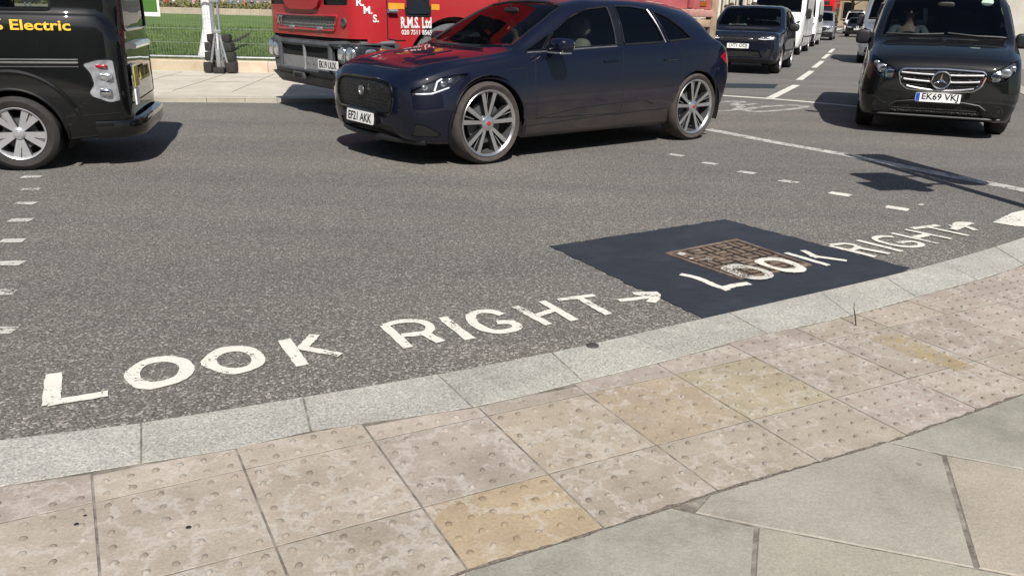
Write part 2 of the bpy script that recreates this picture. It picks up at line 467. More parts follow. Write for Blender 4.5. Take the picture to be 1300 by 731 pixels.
    def hit(s, a, b, axis, side):
        """point of the shell seen along the axis at 2-D place (a,b)"""
        o = [0, 0, 0]; ia, ib = AX[axis]; o[ia], o[ib] = a, b; k = 3-ia-ib
        o[k] = 20*side; d = [0, 0, 0]; d[k] = -side
        co, no, i, dist = s.bvh.ray_cast(Vector(o), Vector(d))
        if co is None:
            co, no, i, dist = s.bvh.find_nearest(Vector([o[0] if k else s.L/2, o[1], o[2]]) if k != 1 else Vector((a, .9*side, b)))
        return co, no
    def line(s, pts, axis, side, off=0, step=.04):
        P = []
        for (a, b) in densify(pts, step):
            co, no = s.hit(a, b, axis, side); P.append(co+no*off)
        return P
def densify(pts, step):
    out = []
    for p, q in zip(pts[:-1], pts[1:]):
        k = max(1, int(math.hypot(q[0]-p[0], q[1]-p[1])/step)); out += [(p[0]+(q[0]-p[0])*j/k, p[1]+(q[1]-p[1])*j/k) for j in range(k)]
    return out+[pts[-1]]
def circ(cx, cz, r, n=40, a0=0, a1=360):
    return [(cx+r*math.cos(R(a0+(a1-a0)*i/n)), cz+r*math.sin(R(a0+(a1-a0)*i/n))) for i in range(n+(0 if a1-a0 >= 360 else 1))]
def archpoly(cx, cz, r, zlow):
    return [(cx+r, zlow)]+circ(cx, cz, r, 26, 0, 180)+[(cx-r, zlow)]
def rounded(poly, r=.03, n=4):
    out = []; N = len(poly)
    for i in range(N):
        p, a, b = Vector(poly[i]), Vector(poly[i-1]), Vector(poly[(i+1) % N])
        k = min(r, (a-p).length*.45, (b-p).length*.45); s, e = p+(a-p).normalized()*k, p+(b-p).normalized()*k
        for j in range(n+1):
            t = j/n; q = s*(1-t)**2+p*2*t*(1-t)+e*t*t; out.append((q.x, q.y))
    return out

def wheel(parent, x, y, z, side, Rw, W, rim, style, tyre='rubber', hub=None):
    """wheel outer face towards side*y"""
    r = bpy.data.objects.new('wheel', None); COL.objects.link(r); r.parent = parent; r.location = (x, y, z)
    s = side; h = W/2
    prof = [(rim*.96, -h*.8), (rim+.015, -h*.92), (rim+(Rw-rim)*.55, -h), (Rw-.02, -h*.88), (Rw-.004, -h*.7), (Rw, -h*.2), (Rw, h*.2), (Rw-.004, h*.7), (Rw-.02, h*.88), (rim+(Rw-rim)*.55, h), (rim+.015, h*.92), (rim*.96, h*.8)]
    t = MB().lathe(prof, (0, 0, 0), 'y', 48)
    for k in (-.5, -.17, .17, .5): pass
    t.build('tyre', M[tyre], r)
    b = MB()
    b.lathe([(rim*.97, s*h*.86), (rim, s*h*.9), (rim*.985, s*h*.93), (rim*.955, s*h*.9), (rim*.915, s*h*.78), (rim*.89, s*h*.1), (rim*.88, -s*h*.6)], (0, 0, 0), 'y', 48)
    f0 = s*h*.8
    mats = [M['alloy'], M['alloydark']]
    def spoke(a, r0, r1, w0, w1, y0, y1, th=.03, tw=0):
        """one spoke blade, bright face and dark flanks"""
        ca, sa = math.cos(a), math.sin(a); cb, sb = math.cos(a+tw), math.sin(a+tw)
        def P(r_, w_, y_, c_, s_): return (r_*c_-w_*s_, y_, r_*s_+w_*c_)
        q = [P(r0, -w0, y0, ca, sa), P(r0, w0, y0, ca, sa), P(r1, w1, y1, cb, sb), P(r1, -w1, y1, cb, sb)]
        bk = [(p[0], p[1]-s*th, p[2]) for p in q]
        b.cur = 0; b.add(q, [(0, 1, 2, 3)]); b.cur = 1
        b.add(q+bk, [(0, 1, 5, 4), (1, 2, 6, 5), (2, 3, 7, 6), (3, 0, 4, 7)])
    if style == 'split5':
        for k in range(5):
            a = 2*math.pi*k/5+.3
            for d in (-1, 1):
                spoke(a+d*.13, rim*.14, rim*.95, .015, .022, f0-s*.016, f0, .06, d*.11)
            spoke(a+d*.05, rim*.5, rim*.95, .003, .005, f0-s*.03, f0-s*.012, .04, -d*.02)
    elif style == 'broad5':
        mats = [M['silverpaint'], M['steelgrey']]
        for k in range(5):
            a = 2*math.pi*k/5+.95
            for d in (-1, 1):
                spoke(a+d*.12, rim*.13, rim*.95, .017, .028, f0-s*.02, f0-s*.002, .05, d*.10)
            spoke(a, rim*.25, rim*.95, .012, .006, f0-s*.03, f0-s*.016, .05)
    else:
        mats = [M['silverpaint'], M['alloydark']]
        for k in range(5):
            spoke(2*math.pi*k/5+.2, rim*.2, rim*.94, .035, .03, f0-s*.015, f0-s*.004, .04)
    b.cur = 0
    b.lathe([(0, f0+s*.004), (rim*.15, f0+s*.002), (rim*.22, f0-s*.01), (rim*.25, f0-s*.05)], (0, 0, 0), 'y', 24)
    ro = b.build('rim', mats, r, smooth=30)
    d = MB(); d.lathe([(0, s*h*.12), (rim*.62, s*h*.12), (rim*.62, s*h*.2), (rim*.3, s*h*.24), (0, s*h*.24)], (0, 0, 0), 'y', 32)
    d.build('brake_disc', M['steelgrey'], r)
    d = MB(); d.lathe([(rim*.97, -s*h*.6), (0, -s*h*.5)], (0, 0, 0), 'y', 32); d.build('wheel_back', M['dark'], r)
    hb = MB(); hb.lathe([(rim*(.07 if hub else .1), f0+s*.003), (rim*(.065 if hub else .095), f0+s*.007), (0, f0+s*.009)], (0, 0, 0), 'y', 20)
    hb.build('hub_cap', M[hub or 'silverpaint'], r)
    return r
def number_plate(parent, text, c, xd, up, w=.52, h=.111, mat='plate', blue=False, part='number_plate', name_w=.44):
    """plate centred at c; xd reads left to right, up is up"""
    x = Vector(xd).normalized(); y = Vector(up).normalized(); z = x.cross(y).normalized(); c = Vector(c)
    pts = rounded([(-w/2, -h/2), (w/2, -h/2), (w/2, h/2), (-w/2, h/2)], .012, 3)
    n = len(pts); vs = [c+x*a+y*b+z*d for d in (-.004, .004) for a, b in pts]
    m = MB().add(vs, [tuple(range(n-1, -1, -1)), tuple(range(n, 2*n))]+[(i, (i+1) % n, n+(i+1) % n, n+i) for i in range(n)])
    p = m.build(part, M[mat], parent, smooth=0)
    o = c+z*.005
    if blue:
        q = [c+z*.006+x*(a)+y*b for a, b in ((-w/2+.004, -h/2+.004), (-w/2+.05, -h/2+.004), (-w/2+.05, h/2-.004), (-w/2+.004, h/2-.004))]
        MB().add(q, [(0, 1, 2, 3)]).build('blue_band', M['plateblue'], p, 0); o = o+x*.024
    place_txt('plate_lettering', text, .108, M['ink'], p, o, x, y, bold=.02, width=name_w)
    return p
def window_cut(B, poly, axis, side, name, gm, parent, frame=.012, lim=None, trim='gloss'):
    """glass pane in the shell plus the dark rubber round it"""
    g = B.cut(poly, axis, side, lim)
    if not g.faces: g.free(); return None
    o = B.finish(g, name, M[gm], parent, inset=.004)
    pts = [B.hit(a, b, axis, side)[0] for a, b in densify(list(poly)+[poly[0]], .06)[:-1]]
    MB().tube(pts, frame, 6, closed=True).build('window_seal', M[trim], o)
    return o
def seam(B, parent, lines, r=.0045, mat='dark', name='panel_gap'):
    m = MB()
    for pts, axis, side in lines: m.tube(B.line(pts, axis, side, -.0012), r, 5)
    return m.build(name, M[mat], parent)
def underside(parent, L, half, zb, wx, wr, Ww):
    """floor pan and wheel housings"""
    m = MB(); xs = sorted(wx)
    m.box((L/2, 0, zb+.05), (L*.9, half*1.2, .06)); m.build('floor_pan', M['dark'], parent)
    for x in wx:
        for sd in (-1, 1):
            w = MB()
            y0, y1 = sd*(half-.02), sd*(half-Ww-.16)
            pts = circ(x, wr, wr+.075, 20, -20, 200)
            vs = [(a, y0, b) for a, b in pts]+[(a, y1, b) for a, b in pts]; n = len(pts)
            w.add(vs, [(i, i+1, n+i+1, n+i) for i in range(n-1)]+[tuple(range(n, 2*n))])
            w.build('wheel_housing', M['dark'], parent)
def seat_mesh(x, y, z, w=.5, h=1.0):
    m = MB(); m.blob((x-.05, y, z+.12), (.52, w, .2), 4); m.blob((x+.27, y, z+.42), (.17, w*.95, .66), 4, shear=(.28, 0)); m.blob((x+.42, y, z+.86), (.1, w*.52, .2), 3)
    return m
def mirror_part(parent, c, d, mat, arm_to, e=3.2):
    m = MB(); m.blob(c, d, e, 24, 14); o = m.build('door_mirror', M[mat], parent, 60)
    a = MB(); a.tube([c, arm_to], .022, 8); a.build('mirror_arm', M['trimblack'], o)
    g = MB(); g.blob((c[0]+d[0]*.42, c[1], c[2]), (.03, d[1]*.82, d[2]*.8), 3); g.build('mirror_glass', M['chrome'], o)
    return o

def wrap_txt(B, name, s, size, mat, parent, axis, side, c, width, bold=.02, rise=.004, flip=False):
    """lettering laid on the shell itself; c is the 2-D centre"""
    me = txt(s, size, bold, width, .0, 'CENTER'); ia, ib = AX[axis]
    for v in me.vertices:
        p, n = B.hit(c[0]+v.co.x*(-1 if flip else 1), c[1]+v.co.y, axis, side); v.co = p+n*rise
    me.materials.append(mat); me.name = name; return link(name, me, parent)
# ------------------------------------------------------------ people
def skin_mesh(name, verts, edges, rad, sub=2, root=0):
    me = bpy.data.meshes.new(name); me.from_pydata(verts, edges, [])
    o = bpy.data.objects.new(name, me); COL.objects.link(o)
    md = o.modifiers.new('s', 'SKIN'); md.use_smooth_shade = True
    for i, d in enumerate(me.skin_vertices[0].data):
        r = rad[i]; d.radius = r if hasattr(r, '__len__') else (r, r); d.use_root = (i == root)
    sb = o.modifiers.new('u', 'SUBSURF'); sb.levels = sub; sb.render_levels = sub
    bpy.context.view_layer.update()
    out = bpy.data.meshes.new_from_object(o.evaluated_get(bpy.context.evaluated_depsgraph_get()))
    bpy.data.objects.remove(o); bpy.data.meshes.remove(me); out.name = name
    for p in out.polygons: p.use_smooth = True
    return out
def person(label, loc, rotz, pose='stand', top='cl_blue', legs='cl_dark', scale=1, group=None, hair='hair', stride=.12, armr=None, arml=None, cat='person'):
    """local frame: faces -y, z up; seated pose has the hip at z=0"""
    root = empty('person', label, cat, loc, rotz, scale, group)
    if pose == 'stand':
        H = .93; hip = Vector((0, 0, H))
        kn = [Vector((.1, -.05-stride*.5, .5)), Vector((-.1, stride*.5-.05, .5))]
        an = [Vector((.1, -stride, .09)), Vector((-.1, stride*1.3, .1))]
        lean = 0.0
    else:
        hip = Vector((0, 0, .1)); kn = [Vector((.14, -.46, .16)), Vector((-.14, -.46, .16))]
        an = [Vector((.12, -.62, -.24)), Vector((-.12, -.62, -.24))]; lean = .12
    V = lambda x, y, z: hip+Vector((x, y, z))
    ch = V(0, lean*.6, .34); nk = V(0, lean*.8, .52); hd0 = V(0, lean*.75-.01, .6); hd = V(0, lean*.6-.02, .7); top_ = V(0, lean*.6-.01, .8)
    sh = [V(.19, lean*.75, .47), V(-.19, lean*.75, .47)]
    if pose == 'stand':
        el = [V(.25, .05, .2), V(-.25, -.02, .2)]; wr = [V(.26, -.1, -.03), V(-.26, -.14, -.02)]
    else:
        el = [V(.26, -.16, .24), V(-.26, -.16, .24)]; wr = [V(.16, -.42, .33), V(-.16, -.42, .33)]
    if armr: el[1], wr[1] = V(*armr[0]), V(*armr[1])
    if arml: el[0], wr[0] = V(*arml[0]), V(*arml[1])
    hv = [hip, V(0, lean*.3, .18), ch, nk, hd0, hd, top_]; hr = [(.14, .1), (.135, .095), (.155, .1), (.06, .06), (.055, .06), (.078, .098), (.055, .07)]
    e = [(0, 1), (1, 2), (2, 3), (3, 4), (4, 5), (5, 6)]
    v = list(hv); r = list(hr)
    hipi = []
    for k in (0, 1):
        sgn = 1 if k == 0 else -1
        b = len(v)
        v += [sh[k], el[k], wr[k], wr[k]+(wr[k]-el[k]).normalized()*.09]; r += [.055, .042, .03, (.035, .022)]
        e += [(2, b), (b, b+1), (b+1, b+2), (b+2, b+3)]
        # fingers and thumb rooted in the palm
        d = (wr[k]-el[k]).normalized(); sd = d.cross(Vector((0, 0, 1)))
        sd = (sd if sd.length > .1 else Vector((1, 0, 0))).normalized()
        b = len(v); v += [hip+Vector((sgn*.09, 0, -.05)), kn[k], an[k], an[k]+Vector((0, -.15, -.05))]; r += [.085, .06, .042, (.04, .03)]
        e += [(0, b), (b, b+1), (b+1, b+2), (b+2, b+3)]
    me = skin_mesh('body', v, e, r); me.materials.append(M['skin'])
    bd = link('body', me, root)
    for k in (0, 1):
        d = (wr[k]-el[k]).normalized(); sd = d.cross(Vector((0, 0, 1)))
        sd = (sd if sd.length > .1 else Vector((1, 0, 0))).normalized(); nn = sd.cross(d).normalized()
        p0 = wr[k]+d*.05
        fm = MB()
        for i, (o_, l) in enumerate(((-.028, .06), (-.01, .075), (.01, .072), (.028, .055))):
            q0 = p0+sd*o_+d*.03; q1 = q0+d*l*.55-nn*.008; q2 = q1+d*l*.4-nn*.03
            fm.tube([q0, q1, q2], [.0085, .008, .0065], 6)
        q0 = p0+sd*.034; fm.tube([q0, q0+sd*.02+d*.03, q0+sd*.022+d*.055-nn*.01], [.01, .009, .007], 6)
        fm.build('fingers', M['skin'], root, 60)
    # clothes: a slightly wider second skin, cut at neckline, cuffs and hem
    tv = [hip+Vector((0, 0, -.03)), V(0, lean*.3, .18), ch, V(0, lean*.78, .485)]; trd = [(.155, .115), (.15, .11), (.17, .115), (.07, .07)]
    te = [(0, 1), (1, 2), (2, 3)]
    for k in (0, 1):
        b = len(tv); tv += [sh[k], el[k], wr[k]-(wr[k]-el[k])*.08]; trd += [.07, .056, .043]; te += [(2, b), (b, b+1), (b+1, b+2)]
    me = skin_mesh('shirt', tv, te, trd); me.materials.append(M[top]); link('shirt', me, root)
    lv = [hip]; lr = [(.15, .11)]; le = []
    for k in (0, 1):
        sgn = 1 if k == 0 else -1
        b = len(lv); lv += [hip+Vector((sgn*.09, 0, -.05)), kn[k], an[k]+(kn[k]-an[k])*.08]; lr += [.1, .075, .06]; le += [(0, b), (b, b+1), (b+1, b+2)]
    me = skin_mesh('trousers', lv, le, lr); me.materials.append(M[legs]); link('trousers', me, root)
    if pose == 'stand':
        s = MB()
        for k in (0, 1): s.blob(an[k]+Vector((0, -.07, -.05)), (.1, .27, .09), 3)
        s.build('shoes', M['trimblack'], root, 60)
    h = MB(); h.blob(hd+Vector((0, .025, .035)), (.185, .215, .2), 2.2, 16, 10); ho = h.build('hair', M[hair], root, 60)
    f = MB(); f.tube([hd+Vector((0, -.09, .0)), hd+Vector((0, -.115, -.03)), hd+Vector((0, -.095, -.045))], [.008, .016, .01], 6)
    for sx in (-1, 1): f.blob(hd+Vector((sx*.083, .005, -.015)), (.025, .04, .06), 2)
    f.build('nose_and_ears', M['skin'], root, 60)
    fe = MB()
    for sx in (-1, 1): fe.blob(hd+Vector((sx*.032, -.089, .005)), (.026, .016, .014), 2, 8, 6)
    fe.blob(hd+Vector((0, -.092, -.065)), (.045, .014, .01), 2, 8, 6); fe.build('eyes_and_mouth', M['hair'], root, 60)
    return root
# ------------------------------------------------------------ ground surfaces
def asphalt(name, base=(.112, .107, .097), stone=(.275, .258, .234), dens=.5, big=.16):
    m, nt, n, p = nmat(name); v = objvec(nt)
    v1 = NN(nt, 'ShaderNodeTexVoronoi'); v1.inputs['Scale'].default_value = 118; nt.links.new(v, v1.inputs['Vector'])
    v2 = NN(nt, 'ShaderNodeTexVoronoi'); v2.inputs['Scale'].default_value = 230; nt.links.new(v, v2.inputs['Vector'])
    sep = NN(nt, 'ShaderNodeSeparateColor'); nt.links.new(v1.outputs['Color'], sep.inputs[0])
    sep2 = NN(nt, 'ShaderNodeSeparateColor'); nt.links.new(v2.outputs['Color'], sep2.inputs[0])
    patch = noise(nt, v, .9, 5, .6); wear = noise(nt, v, .25, 4, .6)
    thr = NN(nt, 'ShaderNodeMapRange'); nt.links.new(patch, thr.inputs[0]); thr.inputs[1].default_value = .3; thr.inputs[2].default_value = .75
    thr.inputs[3].default_value = .72-dens*.35; thr.inputs[4].default_value = .9-dens*.35
    pick = math_(nt, 'GREATER_THAN', sep.outputs[0], thr.outputs[0])
    tone = ramp(nt, sep2.outputs[1], [(0, tuple(x*.45 for x in base)), (.5, base), (1, tuple(x*1.7 for x in base))])
    st = ramp(nt, sep.outputs[1], [(0, tuple(x*.5 for x in stone)), (.6, stone), (1, (.52, .49, .45))])
    near = math_(nt, 'SUBTRACT', 1.0, v1.outputs['Distance'])
    # the strip by the near kerb that tyres do not polish: more bare stone
    dt_ = NN(nt, 'ShaderNodeVectorMath', operation='DOT_PRODUCT'); nt.links.new(v, dt_.inputs[0]); dt_.inputs[1].default_value = (-.43, .9, 0)
    kr = NN(nt, 'ShaderNodeMapRange'); nt.links.new(math_(nt, 'ADD', dt_.outputs['Value'], math_(nt, 'MULTIPLY', noise(nt, v, 1.4, 4, .6), .9)), kr.inputs[0])
    kr.inputs[1].default_value = 3.15; kr.inputs[2].default_value = 4.3; kr.inputs[3].default_value = .7; kr.inputs[4].default_value = .5
    tone = mixc(nt, 1.0, tone, ramp(nt, kr.outputs[0], [(.5, (1, 1, 1)), (.84, (1.0, .97, .92))]), 'MULTIPLY')
    c = mixc(nt, math_(nt, 'MULTIPLY', pick, kr.outputs[0]), tone, st)
    c = mixc(nt, 1.0, c, ramp(nt, wear, [(.3, (1-big, 1-big, 1-big*.95)), (.7, (1.08, 1.05, 1.03))]), 'MULTIPLY')
    mp = NN(nt, 'ShaderNodeMapping'); mp.inputs['Rotation'].default_value = (0, 0, R(25)); mp.inputs['Scale'].default_value = (.15, 1.2, 1); nt.links.new(v, mp.inputs[0])
    c = mixc(nt, 1.0, c, ramp(nt, noise(nt, mp.outputs[0], 1.1, 5, .6), [(.3, (.83, .84, .86)), (.7, (1.10, 1.09, 1.06))]), 'MULTIPLY')
    nt.links.new(c, p.inputs['Base Color']); p.inputs['Roughness'].default_value = .85
    h = math_(nt, 'ADD', math_(nt, 'MULTIPLY', near, .8), math_(nt, 'MULTIPLY', noise(nt, v, 260, 2), .3))
    bump(nt, p, h, .8, .006); return m
def stone_mat(name, cols, scale=6, speck=0, rough=.8, vein=None, attr=True, riven=False):
    m, nt, n, p = nmat(name); v = objvec(nt)
    c = ramp(nt, noise(nt, v, scale, 6, .62), [(.28, cols[0]), (.5, cols[1]), (.72, cols[2])])
    if attr:
        a = NN(nt, 'ShaderNodeAttribute', attribute_name='tint'); c = mixc(nt, 1.0, c, a.outputs['Color'], 'MULTIPLY')
    if speck:
        vo = NN(nt, 'ShaderNodeTexVoronoi'); vo.inputs['Scale'].default_value = speck; nt.links.new(v, vo.inputs['Vector'])
        sp = NN(nt, 'ShaderNodeSeparateColor'); nt.links.new(vo.outputs['Color'], sp.inputs[0])
        c = mixc(nt, 1.0, c, ramp(nt, sp.outputs[0], [(0, (.62, .62, .63)), (.25, (.88, .88, .88)), (.7, (1.05, 1.05, 1.03)), (1, (1.3, 1.28, 1.25))]), 'MULTIPLY')
    fine = noise(nt, v, 120, 4, .7)
    if riven:   # foot-worn stains, scratches and split layers of the flag
        st = noise(nt, v, 1.3, 7, .72); c = mixc(nt, ramp(nt, st, [(.38, (.35, .35, .35)), (.48, (0, 0, 0))]), c, (.17, .16, .135))
        mp = NN(nt, 'ShaderNodeMapping'); mp.inputs['Rotation'].default_value = (0, 0, .5); mp.inputs['Scale'].default_value = (1.5, 26, 1); nt.links.new(v, mp.inputs[0])
        c = mixc(nt, ramp(nt, noise(nt, mp.outputs[0], 3, 6, .75), [(.60, (0, 0, 0)), (.72, (.35, .35, .35))]), c, (.42, .40, .36))
        gum = NN(nt, 'ShaderNodeTexVoronoi'); gum.inputs['Scale'].default_value = 7; nt.links.new(v, gum.inputs['Vector'])
        c = mixc(nt, ramp(nt, gum.outputs['Distance'], [(.05, (.7, .7, .7)), (.075, (0, 0, 0))]), c, (.13, .125, .115))
    c = mixc(nt, 1.0, c, ramp(nt, fine, [(.3, (.82, .81, .8)), (.7, (1.12, 1.12, 1.1))]), 'MULTIPLY')
    if vein:   # pale scuffed blotches and rims worn into the stone
        d = noise(nt, v, 9, 7, .7)
        c = mixc(nt, ramp(nt, d, [(.56, (0, 0, 0)), (.72, (.38, .38, .38))]), c, vein)
        d2 = noise(nt, v, 3.1, 6, .65)
        c = mixc(nt, ramp(nt, d2, [(.47, (0, 0, 0)), (.49, (.38, .38, .38)), (.5, (.38, .38, .38)), (.52, (0, 0, 0))]), c, vein)
        spots = NN(nt, 'ShaderNodeTexVoronoi'); spots.inputs['Scale'].default_value = 5.5; nt.links.new(v, spots.inputs['Vector'])
        c = mixc(nt, ramp(nt, spots.outputs['Distance'], [(.025, (.6, .6, .6)), (.035, (0, 0, 0))]), c, (.06, .055, .055))
    nt.links.new(c, p.inputs['Base Color']); p.inputs['Roughness'].default_value = rough
    h = math_(nt, 'ADD', math_(nt, 'MULTIPLY', noise(nt, v, 14, 6, .7), 1.0), math_(nt, 'MULTIPLY', fine, .35))
    bump(nt, p, h, .55, .008); return m
M['road'] = asphalt('asphalt')
M['patch'] = None
def patch_mat():
    m, nt, n, p = nmat('fresh_dark_tarmac'); v = objvec(nt)
    mp = NN(nt, 'ShaderNodeMapping'); mp.inputs['Rotation'].default_value = (0, 0, R(-32)); mp.inputs['Scale'].default_value = (1, 14, 1); nt.links.new(v, mp.inputs[0])
    st = noise(nt, mp.outputs[0], 7, 5, .65); b = noise(nt, v, 2.5, 5, .6)
    c = mixc(nt, ramp(nt, st, [(.36, (0, 0, 0)), (.74, (1, 1, 1))]), (.013, .0165, .024), (.033, .039, .050))
    c = mixc(nt, ramp(nt, b, [(.5, (0, 0, 0)), (.75, (.6, .6, .6))]), c, (.045, .047, .055))
    nt.links.new(c, p.inputs['Base Color']); p.inputs['Roughness'].default_value = .62
    bump(nt, p, math_(nt, 'ADD', math_(nt, 'MULTIPLY', st, .25), math_(nt, 'MULTIPLY', noise(nt, v, 150, 3, .7), .8)), .7, .006); return m
M['patch'] = patch_mat()
def road_paint(name, c=(.66, .635, .565), worn=.45, scale=70, thr=.40):
    """thermoplastic with chips worn through to the road"""
    m, nt, n, p = nmat(name); v = objvec(nt); out = n['Material Output']
    cc = mixc(nt, noise(nt, v, 18, 5, .7), tuple(x*.78 for x in c), tuple(min(1, x*1.1) for x in c))
    nt.links.new(cc, p.inputs['Base Color']); p.inputs['Roughness'].default_value = .7
    a = noise(nt, v, scale, 3, .7); b = noise(nt, v, 7, 4, .6)
    s = math_(nt, 'ADD', math_(nt, 'MULTIPLY', a, .55), math_(nt, 'MULTIPLY', b, .45))
    f = ramp(nt, s, [(thr-.02, (0, 0, 0)), (thr+.02, (1, 1, 1))])
    tr = NN(nt, 'ShaderNodeBsdfTransparent'); mx = NN(nt, 'ShaderNodeMixShader')
    nt.links.new(f, mx.inputs[0]); nt.links.new(tr.outputs[0], mx.inputs[1]); nt.links.new(p.outputs[0], mx.inputs[2]); nt.links.new(mx.outputs[0], out.inputs[0])
    bump(nt, p, a, .5, .004); return m
M['rpaint'] = road_paint('white_road_paint', thr=.415)
M['rworn'] = road_paint('worn_white_road_paint', (.50, .49, .45), thr=.46)
M['rpatchy'] = road_paint('patchy_white_road_paint', (.55, .53, .47), thr=.475)
M['rfaint'] = road_paint('faint_road_paint', (.42, .41, .39), thr=.47)

def flat(name, poly, z, mat, parent=None):
    me = bpy.data.meshes.new(name); bm = bmesh.new()
    f = bm.faces.new([bm.verts.new((p[0], p[1], z)) for p in poly]); bmesh.ops.recalc_face_normals(bm, faces=[f])
    if f.normal.z < 0: f.normal_flip()
    bmesh.ops.triangulate(bm, faces=bm.faces); bm.to_mesh(me); bm.free(); me.materials.append(mat); return link(name, me, parent)
def ribbon_mesh(mb, pts, w, z, jit=.0):
    P = [Vector((p[0], p[1])) for p in pts]; L = []; Rr = []
    for i, p in enumerate(P):
        t = (P[min(i+1, len(P)-1)]-P[max(i-1, 0)]).normalized(); n = Vector((-t.y, t.x)); k = (w[i] if hasattr(w, '__len__') else w)/2
        L.append(p+n*(k+random.uniform(-jit, jit))); Rr.append(p-n*(k+random.uniform(-jit, jit)))
    vs = [(q.x, q.y, z) for q in L]+[(q.x, q.y, z) for q in Rr]; n = len(P)
    mb.add(vs, [(n+i, n+i+1, i+1, i) for i in range(n-1)])
rd = MB(); g = [-600, -60, -20, -8, 8, 20, 60, 600]; gy = [-60, -10, 0, 8, 20, 60, 200, 900]
rd.add([(x, y, 0) for y in gy for x in g], [(j*8+i, j*8+i+1, (j+1)*8+i+1, (j+1)*8+i) for j in range(7) for i in range(7)])
struct(rd.build('road', M['road'], smooth=0))
V2 = lambda px, py: Vector(G(px, py)[:2])

# kerb line, tactile paving and flagstones on the near side
KO = [V2(*q) for q in [(0, 562), (90, 551), (180, 540), (385, 507), (555, 478), (700, 450), (800, 428), (900, 405), (1000, 382), (1100, 359), (1180, 339), (1240, 322), (1300, 303)]]
KI = [V2(*q) for q in [(0, 622), (90, 607), (180, 592), (300, 573), (395, 551), (600, 520), (740, 487), (860, 457), (950, 432), (1080, 403), (1180, 375), (1240, 358), (1300, 338)]]
PV = [V2(*q) for q in [(520, 760), (590, 731), (690, 700), (800, 665), (900, 632), (1010, 599), (1125, 565), (1210, 535), (1300, 503)]]
KO = [Vector((-9, -.6)), Vector((-4.5, 1.15)), Vector((-2.6, 1.9))]+KO+[Vector((4.3, 5.85)), Vector((5.6, 7.1)), Vector((7.0, 9.0)), Vector((8.1, 11.6)), Vector((12.1, 21)), Vector((31, 65))]
KI = [Vector((-8.9, -.9)), Vector((-4.35, .87)), Vector((-2.45, 1.62))]+KI+[Vector((4.1, 5.35)), Vector((5.75, 6.8)), Vector((7.25, 8.8)), Vector((8.4, 11.5)), Vector((12.4, 20.9)), Vector((31.3, 64.9))]
PV = [Vector((-9.5, -2.2)), Vector((-4, .1)), Vector((-1.5, 1.08))]+PV+[Vector((2.9, 3.32)), Vector((4.6, 4.5)), Vector((6.6, 6.3)), Vector((8.3, 8.6)), Vector((9.6, 11.3)), Vector((13.4, 20.5)), Vector((32.3, 64.5))]
KO, KI, PV = smooth_curve(KO, .12), smooth_curve(KI, .12), smooth_curve(PV, .12)
ZK, ZT, ZP = .012, .012, .014
FAR = [Vector((60, 64)), Vector((60, -20)), Vector((-20, -20)), Vector((-20, -3))]
struct(flat('footway_bed', [tuple(p) for p in KO]+[tuple(p) for p in FAR], .0105, plain('joint_mortar', (.17, .152, .128), .95, var=.55, vs=22, bmp=.4)))

def prism_tinted(mb, tints, poly, z0, z1, tint, gap=.003, bev=.003):
    """one stone: outline pulled in by the joint, top edge eased"""
    P = [Vector((p[0], p[1])) for p in poly]
    q = [P[0]]
    for p in P[1:]:
        if (p-q[-1]).length > .004: q.append(p)
    if (q[0]-q[-1]).length < .004: q.pop()
    P = q; n = len(P)
    if n < 3: return
    A = sum(P[i].x*P[(i+1) % n].y-P[(i+1) % n].x*P[i].y for i in range(n))/2
    if abs(A) < .0008: return
    if A < 0: P.reverse()
    def off(d):
        out = []
        for i in range(n):
            a, b, c = P[i-1], P[i], P[(i+1) % n]
            n1 = Vector((-(b-a).y, (b-a).x)).normalized(); n2 = Vector((-(c-b).y, (c-b).x)).normalized(); m_ = n1+n2
            m_ = m_/max(.35, m_.dot(n1)) if m_.length > .05 else n1
            out.append(b+m_*d)
        return out
    o1, o2 = off(gap), off(gap+bev); nf = len(mb.f)
    tx, ty = random.uniform(-.004, .004), random.uniform(-.004, .004); c0 = sum(P, Vector((0, 0)))/n
    def zz(p, z): return z+(p.x-c0.x)*tx+(p.y-c0.y)*ty
    vs = [(p.x, p.y, z0) for p in o1]+[(p.x, p.y, zz(p, z1-bev)) for p in o1]+[(p.x, p.y, zz(p, z1)) for p in o2]
    mb.add(vs, [(i, (i+1) % n, n+(i+1) % n, n+i) for i in range(n)]+[(n+i, n+(i+1) % n, 2*n+(i+1) % n, 2*n+i) for i in range(n)]+[tuple(2*n+i for i in range(n))])
    tints += [tint]*(len(mb.f)-nf)
    return lambda p: zz(Vector(p), z1)
def build_tinted(mb, tints, name, mat):
    me = bpy.data.meshes.new(name); me.from_pydata(mb.v, [], mb.f); me.materials.append(mat)
    at = me.color_attributes.new('tint', 'FLOAT_COLOR', 'CORNER'); k = 0; buf = []
    for p in me.polygons: buf += [*tints[p.index], 1]*p.loop_total
    at.data.foreach_set('color', buf)
    bm = bmesh.new(); bm.from_mesh(me); bmesh.ops.recalc_face_normals(bm, faces=bm.faces); bm.to_mesh(me); bm.free()
    return struct(link(name, me))
def near_i(curve, p): return min(range(len(curve)), key=lambda i: (curve[i]-p).length)

